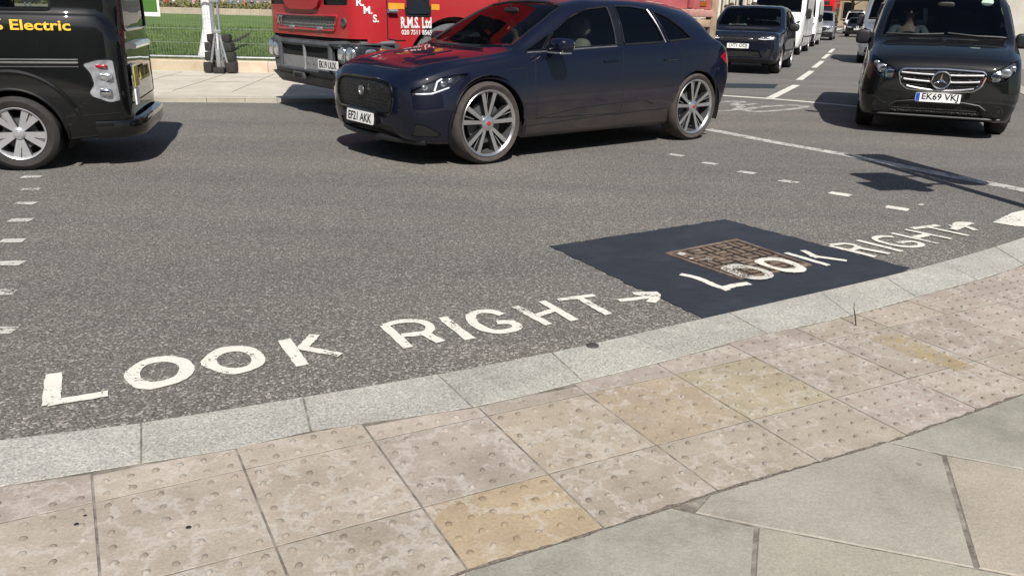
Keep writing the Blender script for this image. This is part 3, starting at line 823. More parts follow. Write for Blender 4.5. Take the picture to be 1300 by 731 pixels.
# ochre rust stain across the blister slabs
stm, snt, sn, sp_ = nmat('ochre_stain'); sv_ = objvec(snt); sp_.inputs['Base Color'].default_value = (.44, .33, .16, 1); sp_.inputs['Roughness'].default_value = .9
tr_ = NN(snt, 'ShaderNodeBsdfTransparent'); mx_ = NN(snt, 'ShaderNodeMixShader'); snt.links.new(ramp(snt, noise(snt, sv_, 14, 7, .75), [(.36, (.05, .05, .05)), (.66, (.62, .62, .62))]), mx_.inputs[0])
snt.links.new(tr_.outputs[0], mx_.inputs[1]); snt.links.new(sp_.outputs[0], mx_.inputs[2]); snt.links.new(mx_.outputs[0], sn['Material Output'].inputs[0])
random.seed(4)
q_ = smooth_curve([V2(*a) for a in [(1104, 434), (1125, 429), (1150, 430), (1175, 441), (1205, 456), (1236, 468), (1228, 472), (1205, 471), (1170, 460), (1135, 447)]], .015, True)
struct(flat('pavement_stain', [(a.x+random.gauss(0, .004), a.y+random.gauss(0, .004)) for a in q_], .0136, stm))
# granite kerb stones
JT = [((182, 540), (182, 592)), ((385, 507), (397, 550)), ((555, 478), (602, 520)), ((695, 451), (739, 487)), ((817, 428), (862, 452)), ((925, 400), (963, 427)), ((1034, 375), (1071, 405)), ((1118, 355), (1160, 380)), ((1198, 335), (1232, 360)), ((1262, 315), (1292, 341))]
jo = [near_i(KO, V2(*a)) for a, b in JT]; ji = [near_i(KI, V2(*b)) for a, b in JT]
while jo[0] > 6: jo.insert(0, max(0, jo[0]-5)); ji.insert(0, max(0, ji[0]-5))
while jo[-1] < len(KO)-7 and ji[-1] < len(KI)-7: jo.append(jo[-1]+7); ji.append(ji[-1]+7)
kb, kt = MB(), []
random.seed(3)
for a, b, c, d in zip(jo[:-1], jo[1:], ji[:-1], ji[1:]):
    v = random.uniform(.94, 1.05); prism_tinted(kb, kt, KO[a:b+1]+KI[c:d+1][::-1], -.02, ZK, (v, v*random.uniform(.99, 1.01), v*random.uniform(.98, 1.0)), .0014, .003)
build_tinted(kb, kt, 'kerb', stone_mat('granite', ((.30, .29, .27), (.36, .35, .325), (.415, .405, .375)), 3.0, 165, .8))

# blister paving: square slabs cut to the curve
def clip(poly, a, b, keep_left=True):
    out = []; n = len(poly)
    def s(p): 
        v = (b.x-a.x)*(p.y-a.y)-(b.y-a.y)*(p.x-a.x); return v if keep_left else -v
    for i in range(n):
        p, q = poly[i], poly[(i+1) % n]; sp, sq = s(p), s(q)
        if sp >= 0: out.append(p)
        if sp*sq < 0: out.append(p+(q-p)*(sp/(sp-sq)))
    return out
tb, tt = MB(), []; db, dt = MB(), []
U, W_, O_ = Vector((.3635, .1885)), Vector((.2, -.362)), Vector((-.439, 2.292))
special = {(0, 1): (.98, .88, .70), (2, 0): (.97, .90, .78), (3, 0): (.95, .92, .77), (1, 0): (1.0, .96, .9), (0, 0): (.93, .925, .92), (-1, 0): (.99, .96, .94), (-2, 0): (.96, .95, .93)}
def slab(poly, key):
    rnd = random.Random(hash(key) % 9999)
    v = rnd.uniform(.86, 1.05); tint = special.get(key, (v, v*rnd.uniform(.97, 1.0), v*rnd.uniform(.94, 1.0)))
    zf = prism_tinted(tb, tt, poly, -.02, ZT, tint, .0032, .001)
    return zf, tint, rnd
def blisters(cell, poly, zf, tint, rnd):
    a, u_, w_ = cell
    for i in range(6):
        for j in range(6):
            c = a+u_*((i+.5)/6)+w_*((j+.5)/6)
            if not inpoly(c, poly): continue
            if min(((c-poly[k])-(poly[(k+1) % len(poly)]-poly[k])*max(0, min(1, (c-poly[k]).dot(poly[(k+1) % len(poly)]-poly[k])/max(1e-9, (poly[(k+1) % len(poly)]-poly[k]).length_squared)))).length for k in range(len(poly))) < .013: continue
            if rnd.random() < .06: continue
            r = rnd.uniform(.0102, .0128); h = rnd.uniform(.0045, .0075); z = zf(c)-.0006; n = 10; nf = len(db.f); e = rnd.uniform(.85, 1.1)
            vs = []
            for rr, hh in ((1, 0), (.82, .62), (.5, .95)):
                vs += [(c.x+r*rr*math.cos(2*math.pi*k/n)*e+rnd.uniform(-.0006, .0006), c.y+r*rr*math.sin(2*math.pi*k/n)/e, z+h*hh) for k in range(n)]
            vs.append((c.x, c.y, z+h))
            db.add(vs, [(k, (k+1) % n, n+(k+1) % n, n+k) for k in range(n)]+[(n+k, n+(k+1) % n, 2*n+(k+1) % n, 2*n+k) for k in range(n)]+[(2*n+k, 2*n+(k+1) % n, 3*n) for k in range(n)])
            d = rnd.uniform(.6, .9); dt.extend([(tint[0]*d, tint[1]*d, tint[2]*d)]*(len(db.f)-nf))
for i in range(-14, 24):
    for j in range(-9, 7):
        a = O_+U*i+W_*j
        poly = [a, a+U, a+U+W_, a+W_]; c = a+(U+W_)*.5
        if not (-4.5 < c.x < 6.6): continue
        for pt in (a, a+U, c):
            k = min(max(near_i(KI, pt), 1), len(KI)-2)
            if len(poly) >= 3: poly = clip(poly, KI[k-1], KI[k+1], False)
        for pt in (a+W_, a+U+W_, c):
            k = min(max(near_i(PV, pt), 1), len(PV)-2)
            if len(poly) >= 3: poly = clip(poly, PV[k-1], PV[k+1], True)
        if len(poly) < 3: continue
        r_ = slab(poly, (i, j))
        if r_[0]: blisters((a, U, W_), poly, *r_)
tm = stone_mat('blister_slab_stone', ((.275, .24, .20), (.34, .298, .252), (.40, .355, .305)), 4, 0, .85, (.47, .445, .405))
build_tinted(tb, tt, 'tactile_paving', tm)
o = build_tinted(db, dt, 'tactile_blisters', tm)
for p in o.data.polygons: p.use_smooth = True

# gritty open joint between blister slabs and flags
random.seed(17); gj = MB(); sub = [p for p in PV if -2 < p.x < 4]
sub = smooth_curve(sub, .025); ribbon_mesh(gj, [(p.x+random.gauss(0, .0015), p.y+random.gauss(0, .0015)) for p in sub], [max(.0015, random.gauss(.008, .005)) for p in sub], .0148, .002)
struct(gj.build('joint_grit', plain('dark_grit', (.13, .11, .088), .95, var=.6, vs=120), None, 0))
# York stone flags
fb, ft = MB(), []
def pvseg(a, b):
    i, j = near_i(PV, V2(*a)), near_i(PV, V2(*b)); return PV[i:j+1]
X = lambda *q: [V2(*p) for p in q]
random.seed(11)
flags = [
    (pvseg((880, 640), (1118, 568))+X((1195, 582), (1237, 726), (960, 672), (880, 655)), (1.0, .98, .95)),
    (pvseg((1122, 566), (1300, 503))+X((1460, 440), (1600, 560), (1300, 600), (1198, 581)), (.97, .975, .95)),
    (X((1198, 582), (1300, 600), (1600, 660), (1560, 900), (1300, 738), (1240, 726)), (1.05, .98, .92)),
    (pvseg((590, 731), (876, 641))+X((878, 655), (958, 673), (953, 745), (930, 800), (560, 800)), (.95, .955, .92)),
    (X((961, 673), (1238, 727), (1300, 739), (1500, 840), (1300, 950), (950, 950), (935, 800), (956, 745)), (1.0, .985, .93)),
    (X((560, 803), (930, 803), (950, 953), (900, 1300), (300, 1300)), (1.0, .97, .93))]
for poly, t in flags: prism_tinted(fb, ft, poly, -.02, ZP, t, .0022, .004)
build_tinted(fb, ft, 'pavement', stone_mat('york_stone', ((.245, .232, .198), (.30, .287, .248), (.35, .335, .29)), 2.6, 0, .75, riven=True))
# footway beyond the slabs traced above
struct(flat('footway', [tuple(p-Vector((.0, .9))) for p in PV if p.x < -1.2]+[(-.2, .2), (-.2, -8), (-16, -8)], .0126, stone_mat('far_flagstone', ((.22, .21, .185), (.27, .26, .23), (.32, .31, .27)), 4, attr=False)))
struct(flat('footway', [tuple(p) for p in PV if p.x > 2.15]+[(60, 64), (60, -8), (1.6, -8), (1.75, 1.0), (2.1, 2.2)], .0126, bpy.data.materials['far_flagstone']))

# ------------------------------------------------------------ dark patch, cover and markings
q = [V2(*a) for a in [(697, 313), (920, 279), (1163, 343), (893, 405)]]
def rough_edge(q, amp=.013, step=.04):
    out = []
    for i in range(len(q)):
        a, b = q[i], q[(i+1) % len(q)]; k = max(2, int((b-a).length/step)); n = Vector((-(b-a).y, (b-a).x)).normalized()
        out += [a+(b-a)*j/k+n*random.gauss(0, amp*.5) for j in range(k)]
    return out
e = rough_edge([q[0], (q[0]+q[1])/2+Vector((0, .03)), q[1], (q[1]+q[2])/2, q[2]])
KOpart = [KO[k] for k in range(len(KO)) if q[3].x < KO[k].x < q[2].x-.02]
e = [p for p in rough_edge([q[0], q[1], q[2]]) if True][:-1]
e = rough_edge([q[0], q[1]])[:int((q[1]-q[0]).length/.04)]+rough_edge([q[1], q[2]])[:int((q[2]-q[1]).length/.04)]+KOpart[::-1]+[q[3]]+rough_edge([q[3], q[0]])[1:int((q[3]-q[0]).length/.04)]
struct(flat('road_patch', [tuple(p) for p in e], .004, M['patch']))

def letters(name, label, strokes, z, mat, group=None):
    """strokes: ('s', px points, width m, closed) or ('r', outer, inner) or ('p', polygon) in survey pixels"""
    root = empty(name, label, 'road marking', (*V2(*strokes[0][1][0][1][0]), 0), group=group); inv = Vector((root.location.x, root.location.y))
    for st_ in strokes:
        nm, sh = st_[:2]; mt_ = st_[2] if len(st_) > 2 else mat; z_ = st_[3] if len(st_) > 3 else z
        mb = MB()
        for i, s in enumerate(sh):
            zz = z_+i*.0012
            if s[0] == 's':
                pts = [V2(*p)-inv for p in s[1]]
                if len(pts) > 2 and not (len(s) > 3 and s[3] == 'sharp'): pts = smooth_curve(pts, .02)
                else: pts = [pts[0]+(pts[1]-pts[0])*k/10 for k in range(11)] if len(pts) == 2 else pts
                ribbon_mesh(mb, pts, s[2]*(1.3 if z > .006 else 1.18), zz, .003)
            elif s[0] == 'r':
                o_ = smooth_curve([V2(*p)-inv for p in s[1]], .02, True); i_ = [V2(*p)-inv for p in s[2]]; i_ = smooth_curve(i_, .02, True)
                c = sum(i_, Vector((0, 0)))/len(i_)
                N = 56; vs = []
                def at(P, a):
                    best = None; d = Vector((math.cos(a), math.sin(a)))
                    for k in range(len(P)):
                        p, q2 = P[k]-c, P[(k+1) % len(P)]-c; ed = q2-p; den = d.x*ed.y-d.y*ed.x
                        if abs(den) < 1e-12: continue
                        t = (p.x*ed.y-p.y*ed.x)/den; u = (p.x*d.y-p.y*d.x)/den
                        if t > 0 and -1e-6 <= u <= 1+1e-6 and (best is None or t > best): best = t
                    return c+d*(best or .05)
                for k in range(N):
                    p = at(o_, 2*math.pi*k/N); vs.append((p.x+random.uniform(-.002, .002), p.y+random.uniform(-.002, .002), zz))
                for k in range(N):
                    p = at(i_, 2*math.pi*k/N); vs.append((p.x, p.y, zz))
                mb.add(vs, [(k, (k+1) % N, N+(k+1) % N, N+k) for k in range(N)])
            else:
                mb.add([(*(V2(*p)-inv), zz) for p in s[1]], [tuple(range(len(s[1])))])
        mb.build(nm, mt_, root, 0)
    return root
def zt(x0, y0, s, pts): return [(x0+a/s, y0+b/s) for a, b in pts]
A1 = lambda *p: zt(40, 420, 5.909, p); A2 = lambda *p: zt(240, 400, 5.909, p); A3 = lambda *p: zt(470, 380, 5.909, p); A4 = lambda *p: zt(630, 350, 5.909, p)
A5 = lambda *p: zt(830, 290, 5.652, p); A6 = lambda *p: zt(1030, 260, 4.815, p)
letters('road_lettering', 'white LOOK RIGHT with an arrow painted on the grey asphalt left of the dark patch', [
    ('letter', [('s', A1((168, 325), (150, 560)), .048), ('s', A1((125, 552), (350, 515), (575, 478)), .042)]),
    ('letter', [('r', A1((690, 345), (760, 270), (880, 212), (1050, 195), (1180, 225), (1222, 280), (1195, 345), (1100, 395), (1000, 422), (900, 447), (790, 438), (735, 400)), A1((813, 330), (850, 272), (930, 245), (1030, 240), (1100, 265), (1108, 300), (1070, 350), (980, 380), (900, 392), (845, 375)))]),
    ('letter', [('r', A2((85, 360), (150, 295), (240, 250), (340, 237), (450, 243), (530, 275), (575, 335), (545, 385), (470, 420), (370, 448), (260, 445), (180, 420), (110, 390)), A2((205, 340), (250, 300), (330, 280), (410, 285), (465, 325), (460, 370), (400, 398), (320, 402), (250, 390), (215, 365)))]),
    ('letter', [('s', A2((712, 190), (852, 385)), .044), ('s', A2((945, 155), (845, 262)), .042), ('s', A2((845, 255), (1138, 308)), .034)]),
    ('letter', [('s', A3((105, 200), (290, 368)), .038), ('s', A3((105, 205), (200, 178), (300, 170), (400, 180), (450, 212), (435, 250), (350, 268), (235, 278)), .037), ('s', A3((405, 262), (530, 330)), .04)]),
    ('letter', [('s', A3((540, 140), (750, 305)), .042)]),
    ('letter', [('s', A3((990, 120), (910, 97), (820, 98), (758, 125), (770, 175), (830, 218), (930, 248), (1040, 240), (1105, 210), (1060, 178), (950, 180)), .040)]),
    ('letter', [('s', A4((140, 235), (395, 373)), .036), ('s', A4((340, 198), (590, 343)), .036), ('s', A4((300, 308), (450, 262)), .034)]),
    ('letter', [('s', A4((462, 188), (735, 150)), .032), ('s', A4((605, 165), (845, 298)), .036)]),
    ('arrow', [('s', A4((920, 193), (1160, 163)), .034), ('p', A4((1015, 130), (1205, 127), (1235, 150), (1225, 185), (1195, 212), (1120, 203), (1160, 165), (1030, 150)))])], .005, M['rpaint'])
ZL = .0065
letters('road_lettering', 'white LOOK RIGHT with an arrow painted across the dark patch and its iron cover', [
    ('letter', [('s', A5((190, 335), (310, 362), (420, 408), (535, 450)), .034), ('s', A5((480, 440), (590, 415), (685, 402)), .036)]),
    ('letter', [('r', A5((478, 298), (560, 270), (660, 278), (760, 300), (845, 330), (855, 362), (770, 382), (660, 372), (560, 340)), A5((590, 308), (680, 300), (760, 318), (795, 348), (730, 358), (640, 340)))], M['rpatchy'], .0125),
    ('letter', [('r', A5((718, 250), (780, 225), (870, 222), (960, 240), (1040, 270), (1096, 305), (1060, 328), (960, 328), (880, 310), (790, 283)), A5((785, 250), (880, 245), (960, 265), (1020, 295), (950, 302), (860, 288)))], M['rpaint'], .0125),
    ('letter', [('s', A5((945, 180), (1255, 272)), .032), ('s', A5((1070, 165), (1180, 220)), .034), ('s', A6((-10, 318), (215, 350)), .032)]),
    ('letter', [('s', A6((112, 255), (390, 323)), .032), ('s', A6((115, 252), (200, 244), (250, 250), (285, 264), (265, 277), (235, 284)), .03), ('s', A6((275, 268), (475, 306)), .034)]),
    ('letter', [('s', A6((280, 222), (555, 290)), .034)]),
    ('letter', [('s', A6((500, 200), (430, 198), (385, 210), (410, 226), (480, 246), (580, 262), (660, 258), (665, 240), (600, 228), (530, 238)), .032)]),
    ('letter', [('s', A6((490, 178), (775, 241)), .03), ('s', A6((573, 157), (855, 214)), .03), ('s', A6((632, 207), (705, 190)), .04)]),
    ('letter', [('s', A6((615, 150), (775, 130)), .036), ('s', A6((690, 138), (960, 194)), .03)]),
    ('arrow', [('s', A6((842, 133), (940, 138), (1005, 160)), .036), ('s', A6((985, 118), (900, 118), (880, 150)), .04), ('s', A6((960, 118), (865, 158)), .04)])], ZL, M['rpaint'])
tag(flat('painted_mark', [tuple(V2(*p)) for p in [(1260, 283), (1284, 271), (1312, 265), (1345, 272), (1330, 290), (1290, 288)]], .005, M['rpaint']), 'solid white painted blob on the road at the right kerb', 'road marking')

def cast_iron():
    m, nt, n, p = nmat('rusty_cast_iron'); v = objvec(nt)
    c = ramp(nt, noise(nt, v, 22, 6, .7), [(.3, (.09, .062, .046)), (.5, (.20, .145, .108)), (.72, (.34, .27, .21))])
    nt.links.new(c, p.inputs['Base Color']); p.inputs['Roughness'].default_value = .6; p.inputs['Metallic'].default_value = .25
    bump(nt, p, noise(nt, v, 120, 4, .7), .5, .004); return m
M['iron'] = cast_iron()
cq = [V2(*a) for a in [(843, 323), (935, 305), (1031, 338), (938, 356)]]
def bil(u, v): return cq[0]*(1-u)*(1-v)+cq[1]*u*(1-v)+cq[2]*u*v+cq[3]*(1-u)*v
mh = empty('manhole_cover', 'rusty square iron access cover set in the dark tarmac patch', 'manhole cover', (*bil(.5, .5), 0))
off = bil(.5, .5); L2 = lambda u, v: bil(u, v)-off
cb = MB(); cb.add([(*L2(a, b), .0055) for a, b in ((0, 0), (1, 0), (1, 1), (0, 1))], [(0, 1, 2, 3)]); cb.build('cover_plate', plain('iron_recess', (.012, .009, .008), .8, var=.4, vs=30), mh, 0)
fr = MB()
def barq(u0, v0, u1, v1, h=.0055): fr.prism([tuple(L2(a, b)) for a, b in ((u0, v0), (u1, v0), (u1, v1), (u0, v1))], .0045, .0055+h)
for s in ((0, 0, 1, .035), (0, .965, 1, 1), (0, .035, .035, .965), (.965, .035, 1, .965)): barq(*s)
fr.build('cover_frame', M['iron'], mh, 0); fr = MB()
n = 5
for i in range(n):
    for j in range(n):
        u0, v0 = .055+i*(.89/n), .055+j*(.89/n); d = .89/n
        if abs(u0+d/2-.5-(v0+d/2-.5)) < .001 and False: continue
        if (i+j) % 2: 
            for k in range(2): barq(u0+d*.08, v0+d*(.1+k*.46), u0+d*.88, v0+d*(.36+k*.46), .0045)
        else:
            for k in range(2): barq(u0+d*(.1+k*.46), v0+d*.08, u0+d*(.36+k*.46), v0+d*.88, .0045)
fr.prism([tuple(L2(a, b)) for a, b in ((.02, .0), (.0, .02), (.98, 1.0), (1.0, .98))], .006, .0112)
fr.build('tread_pattern', M['iron'], mh, 0)
# paint blots left on the cover
for u, v, r in ((.12, .12, .03), (.2, .40, .025), (.08, .3, .018)):
    pb = MB(); c = L2(u, v); pb.add([(c.x+r*random.uniform(.6, 1.2)*math.cos(a), c.y+r*random.uniform(.6, 1.2)*math.sin(a), .0122) for a in [2*math.pi*k/11 for k in range(11)]], [tuple(range(11))]); pb.build('paint_blot', M['rworn'], mh, 0)

# crossing studs painted as little blocks
def stud(px, py, w, d, ang, label, mat, grp):
    c = V2(px, py); u = Vector((math.cos(ang), math.sin(ang))); v = Vector((-u.y, u.x))
    q = [c+u*a*w/2+v*b*d/2+Vector((random.uniform(-.008, .008), random.uniform(-.008, .008))) for a, b in ((-1, -1), (0, -1.05), (1, -1), (1.02, 0), (1, 1), (0, .97), (-1, 1), (-1.03, 0))]
    o = flat('crossing_stud', [tuple(p) for p in q], .004, mat); tag(o, label, 'road stud mark', grp)
for i, (px, py) in enumerate([(-2, 420), (2, 372), (12, 335), (17, 306), (26, 280), (33.5, 258.6), (39, 241), (40, 225)]):
    stud(px, py, .13, .085, R(8), ['worn white block of the left crossing line cut by the picture edge, nearest the kerb', 'white block of the left crossing line, second from the kerb at the picture edge', 'white block of the left crossing line, third from the kerb', 'white block of the left crossing line, fourth from the kerb', 'white block of the left crossing line, fifth from the kerb', 'white block of the left crossing line, third from the van wheel', 'faint white block of the left crossing line, second from the van wheel', 'faintest white block right beside the van wheel'][i], M['rworn'], 'white blocks of the left crossing line')
for i, (px, py) in enumerate([(1139, 265), (1067, 247), (1001, 231), (948, 219.5), (901, 208), (858, 197.5)]):
    stud(px, py, .16, .10, R(-40), ['white block of the right crossing line nearest the RIGHT lettering', 'white block just below the left end of the sign shadow', 'white block of the right crossing line, third from the lettering', 'white block of the right crossing line, fourth from the lettering', 'small white block of the right crossing line near the rear wheel of the crossover', 'faint white block close under the tail of the navy crossover'][i], M['rworn'] if i > 1 else M['rpaint'], 'white blocks of the right crossing line')
tag(flat('paint_spot', [tuple(V2(1169+4*math.cos(a), 260.5+1.2*math.sin(a))) for a in [k*.785 for k in range(8)]], .004, M['rworn']), 'tiny white paint spot on asphalt right of the nearest crossing block', 'road marking')
# lines
def line_marking(label, pts, w, mat, z=.004, grp=None):
    P = [V2(*p) for p in pts]; mb = MB(); ribbon_mesh(mb, smooth_curve(P, .3) if len(P) > 2 else [P[0]+(P[1]-P[0])*k/20 for k in range(21)], w, z, .004)
    return tag(mb.build('road_line', mat, None, 0), label, 'road marking', grp)
line_marking('long worn white line under the sign shadow running to the right edge', [(898, 164.5), (980, 180.5), (1076, 197.5), (1180, 218.5), (1300, 242), (1420, 266)], .17, M['rworn'])
line_marking('thin white line crossing the road in front of the dark SUV', [(880, 119), (918, 121.8), (978, 125.8), (1044, 131.4), (1100, 137), (1160, 144)], .17, M['rpaint'])
for i, (a, b) in enumerate([((978, 125), (1011, 108.4)), ((1014.4, 102), (1030.6, 90.4)), ((1033, 86.4), (1044.2, 77.8)), ((1044.9, 74.8), (1052.2, 69)), ((1053, 67.2), (1058.4, 62.4))]):
    line_marking(['nearest white centre dash touching the cross line', 'second white centre dash beside the front of the dark SUV', 'third white centre dash up the road', 'fourth white centre dash, level with the white vans', 'farthest white centre dash before the silver people carrier'][i], [a, b], .15, M['rpaint'], grp='white dashes along the middle of the road')
Z7 = lambda *p: zt(880, 60, 5, p)
letters('cycle_symbol', 'faded white cycle symbol on the road behind the crossover', [
    ('wheel_ring', [('s', Z7((325, 402), (400, 385), (520, 375), (650, 371), (713, 378), (650, 392), (500, 406), (380, 411), (325, 402)), .12)]),
    ('cycle_frame', [('s', Z7((150, 352), (230, 346), (310, 347), (260, 368), (305, 378), (270, 402)), .12), ('s', Z7((290, 372), (400, 361)), .1), ('s', Z7((140, 410), (335, 400)), .1)])], .004, M['rfaint'])
struct(flat('road_patch', [tuple(V2(*p)) for p in Z7((190, 231), (542, 236), (512, 263), (190, 259))], .004, M['patch']))

random.seed(21); gm = MB()
for k in range(2600):
    i = random.randrange(20, len(KO)-40); p = KO[i].lerp(KO[i+1], random.random()); t = (KO[i+1]-KO[i]).normalized(); nn = Vector((-t.y, t.x)); q = p+nn*(abs(random.gauss(0, .05))+.002); r = random.uniform(.0015, .0042)
    a = random.random()*6; gm.add([(q.x+r*math.cos(a+j*2.1), q.y+r*math.sin(a+j*2.1), .001) for j in range(3)]+[(q.x, q.y, .001+r*1.1)], [(0, 1, 3), (1, 2, 3), (2, 0, 3)])
struct(gm.build('gutter_grit', plain('grit', (.24, .2, .155), .9, var=.5, vs=200), None, 0), 'stuff')
# small things on the near kerb
c = V2(752, 442); m = MB(); m.lathe([(0, .0135), (.022, .0135), (.026, .0128), (.028, .008)], (0, 0, 0), 'z', 20)
o = m.build('kerb_stud', plain('dull_iron', (.06, .055, .05), .6, var=.4), None); o.location = (c.x, c.y, .003); tag(o, 'small dull metal disc at the edge of the granite kerb', 'stud')
c = V2(1086, 416); m = MB(); m.tube([(0, 0, .012), (-.004, .012, .05), (-.014, .02, .09), (-.015, .022, .115)], [.003, .0028, .002, .001], 6)
o = m.build('twig', plain('dead_twig', (.03, .025, .02), .8)); o.location = (c.x, c.y, 0); tag(o, 'thin dark twig standing in a joint of the tactile paving', 'twig')
for i, (px, py, r, lb) in enumerate(((98, 670, .007, 'dark chewing gum spot left of the slab joint'), (109, 659, .005, 'small dark pebble right beside the slab joint'), (240, 674, .008, 'grey gum spot in the middle of a blister slab'))):
    c = V2(px, py); m = MB(); m.blob((0, 0, 0), (r*2, r*1.8, r*.8), 2, 10, 6); o = m.build('gum_spot', M['trimblack'], None, 60); o.location = (c.x, c.y, ZT+.001); tag(o, lb, 'spot')
# ------------------------------------------------------------ dark navy electric crossover (front towards -x, its left side is -y)
def make_crossover():
    A = Vector((-.232, 7.332, 0)); Bp = Vector((2.03, 9.166, 0)); d = (Bp-A).normalized(); S = .97
    n = Vector((-d.y, d.x, 0))
    root = empty('crossover_car', 'dark navy crossover car crossing the junction, large diamond cut wheels and dusty doors', 'car', (0, 0, 0), math.atan2(d.y, d.x), S)
    wx = (.89, 3.88); half = .945
    o = A-d*(wx[0]*S)+n*((half-.005)*S); root.location = (o.x, o.y, 0)
    T = [  # x zb ys zm ym zs ysh zr yr zc
        (0.00, .33, .52, .54, .60, .70, .575, .755, .44, .775),
        (0.06, .265, .66, .55, .745, .735, .705, .815, .53, .84),
        (0.16, .225, .76, .56, .83, .775, .775, .86, .60, .89),
        (0.36, .20, .83, .58, .895, .835, .83, .915, .655, .945),
        (0.62, .19, .86, .60, .93, .895, .85, .955, .68, .985),
        (0.92, .19, .87, .62, .94, .94, .86, .985, .70, 1.015),
        (1.22, .19, .87, .62, .945, .975, .875, 1.025, .745, 1.05),
        (1.42, .19, .87, .62, .945, .99, .88, 1.115, .74, 1.17),
        (1.75, .19, .87, .63, .94, 1.005, .885, 1.29, .685, 1.345),
        (2.10, .19, .87, .63, .935, 1.015, .885, 1.435, .635, 1.495),
        (2.45, .19, .87, .63, .935, 1.025, .885, 1.485, .61, 1.555),
        (2.95, .19, .87, .63, .935, 1.035, .885, 1.485, .60, 1.565),
        (3.40, .19, .87, .65, .94, 1.055, .89, 1.47, .595, 1.56),
        (3.80, .20, .87, .68, .945, 1.08, .90, 1.425, .585, 1.54),
        (4.08, .22, .86, .70, .94, 1.085, .895, 1.375, .575, 1.51),
        (4.18, .235, .85, .71, .93, 1.08, .885, 1.345, .57, 1.485),
        (4.25, .245, .845, .715, .92, 1.08, .88, 1.25, .575, 1.37),
        (4.42, .28, .81, .73, .885, 1.05, .84, 1.13, .58, 1.20),
        (4.56, .33, .75, .74, .83, 1.00, .78, 1.05, .57, 1.08),
        (4.66, .38, .62, .74, .70, .93, .66, .97, .50, .99)]
    B = Body(T, .055, .03, .02)
    for x in wx:
        for sd in (-1, 1): B.cut(archpoly(x, .375, .425, .05), 'y', sd).free()
    # panes
    SW = [(1.60, 1.035), (2.60, 1.075), (2.615, 1.455), (2.30, 1.425), (2.03, 1.345), (1.78, 1.215)]
    SQ = [(1.36, 1.02), (1.56, 1.032), (1.735, 1.195)]
    SR = [(2.72, 1.08), (3.35, 1.105), (3.22, 1.438), (3.0, 1.46), (2.735, 1.462)]
    SX = [(3.41, 1.112), (3.80, 1.14), (3.70, 1.24), (3.52, 1.36), (3.30, 1.425)]
    mask = [('front_side_window', SW, 'glass'), ('quarter_light', SQ, 'glassdark'), ('rear_side_window', SR, 'glassdark'), ('rear_quarter_window', SX, 'glassdark')]
    # dark surround flush with the glass band
    for sd in (-1, 1):
        for nm, p, g in mask: window_cut(B, rounded(p, .03), 'y', sd, nm, g, root, .011)
    WS = [(-.70, 1.075), (-.35, 1.055), (0, 1.05), (.35, 1.055), (.70, 1.075), (.645, 1.30), (.58, 1.445), (.3, 1.485), (0, 1.495), (-.3, 1.485), (-.58, 1.445), (-.645, 1.30)]
    window_cut(B, WS, 'x', -1, 'windscreen', 'screen', root, .014, lambda c: 1.0 < c.x < 2.5)
    RW = [(-.52, 1.15), (.52, 1.15), (.50, 1.30), (.44, 1.40), (-.44, 1.40), (-.50, 1.30)]
    window_cut(B, rounded(RW, .04), 'x', 1, 'rear_window', 'glassdark', root, .012, lambda c: c.x > 3.4)
    # dark pillar trim between the side panes
    for sd in (-1, 1):
        b = B.cut([(2.607, 1.07), (2.72, 1.08), (2.735, 1.463), (2.617, 1.462)], 'y', sd); B.finish(b, 'pillar_trim', M['gloss'], root)
    # front: grille, intakes, lamps
    GR = rounded([(-.50, .47), (.50, .47), (.545, .62), (.50, .74), (.3, .765), (-.3, .765), (-.50, .74), (-.545, .62)], .07)
    g = B.cut(GR, 'x', -1, lambda c: c.x < .9); gr = B.finish(g, 'grille', M['mesh'], root, inset=.012)
    gf = MB(); gf.tube([B.hit(a, b, 'x', -1)[0] for a, b in densify(GR+[GR[0]], .04)[:-1]], .014, 6, closed=True); gf.build('grille_frame', M['gloss'], gr)
    co, no = B.hit(0, .645, 'x', -1); bd = MB(); bd.lathe([(.045, -.008), (.045, -.02), (.03, -.024), (.028, -.018), (0, -.018)], co, 'x', 20); bd.build('badge', M['satin'], gr)
    LI = rounded([(-.58, .235), (.58, .235), (.50, .36), (-.50, .36)], .04)
    g = B.cut(LI, 'x', -1, lambda c: c.x < .9); B.finish(g, 'lower_intake', M['trimblack'], root, inset=.01)
    for sd in (-1, 1):
        # sweeping headlamp on the corner, cut from the side and from the front
        HL = [(.068, .655), (.24, .662), (.46, .72), (.685, .838), (.60, .842), (.40, .815), (.22, .765), (.075, .70)]
        g = B.cut(rounded(HL, .015, 2), 'y', sd); lg = g.copy(); hb = B.finish(g, 'headlamp', M['lampdark'], root, inset=.022); B.finish(lg, 'lamp_lens', M['lamp'], hb, inset=-.001)
        pts = B.line([(.08, .668), (.25, .674), (.45, .724)], 'y', sd, -.008); m = MB().tube(pts, .009, 6); m.build('light_guide', M['drl'], hb)
        pts = B.line([(.285, .695), (.33, .775), (.385, .80)], 'y', sd, -.01); MB().tube(pts, .011, 6).build('light_guide', M['drl'], hb)
        for xx, zz in ((.2, .728), (.40, .76), (.49, .785)):
            pj = MB(); co, no = B.hit(xx, zz, 'y', sd); pj.blob(co-no*.022, (.075, .03, .055), 2.4); pj.build('lamp_projector', M['lampinner'], hb, 60)
        VI = rounded([(.09, .29), (.33, .285), (.36, .315), (.18, .40), (.1, .415)], .02)
        g = B.cut(VI, 'y', sd, lambda c: c.x < .6); B.finish(g, 'side_intake', M['trimblack'], root, inset=.008)
        TL = rounded([(4.30, .94), (4.42, .985), (4.60, .95), (4.66, .88), (4.60, .83), (4.45, .86)], .02)
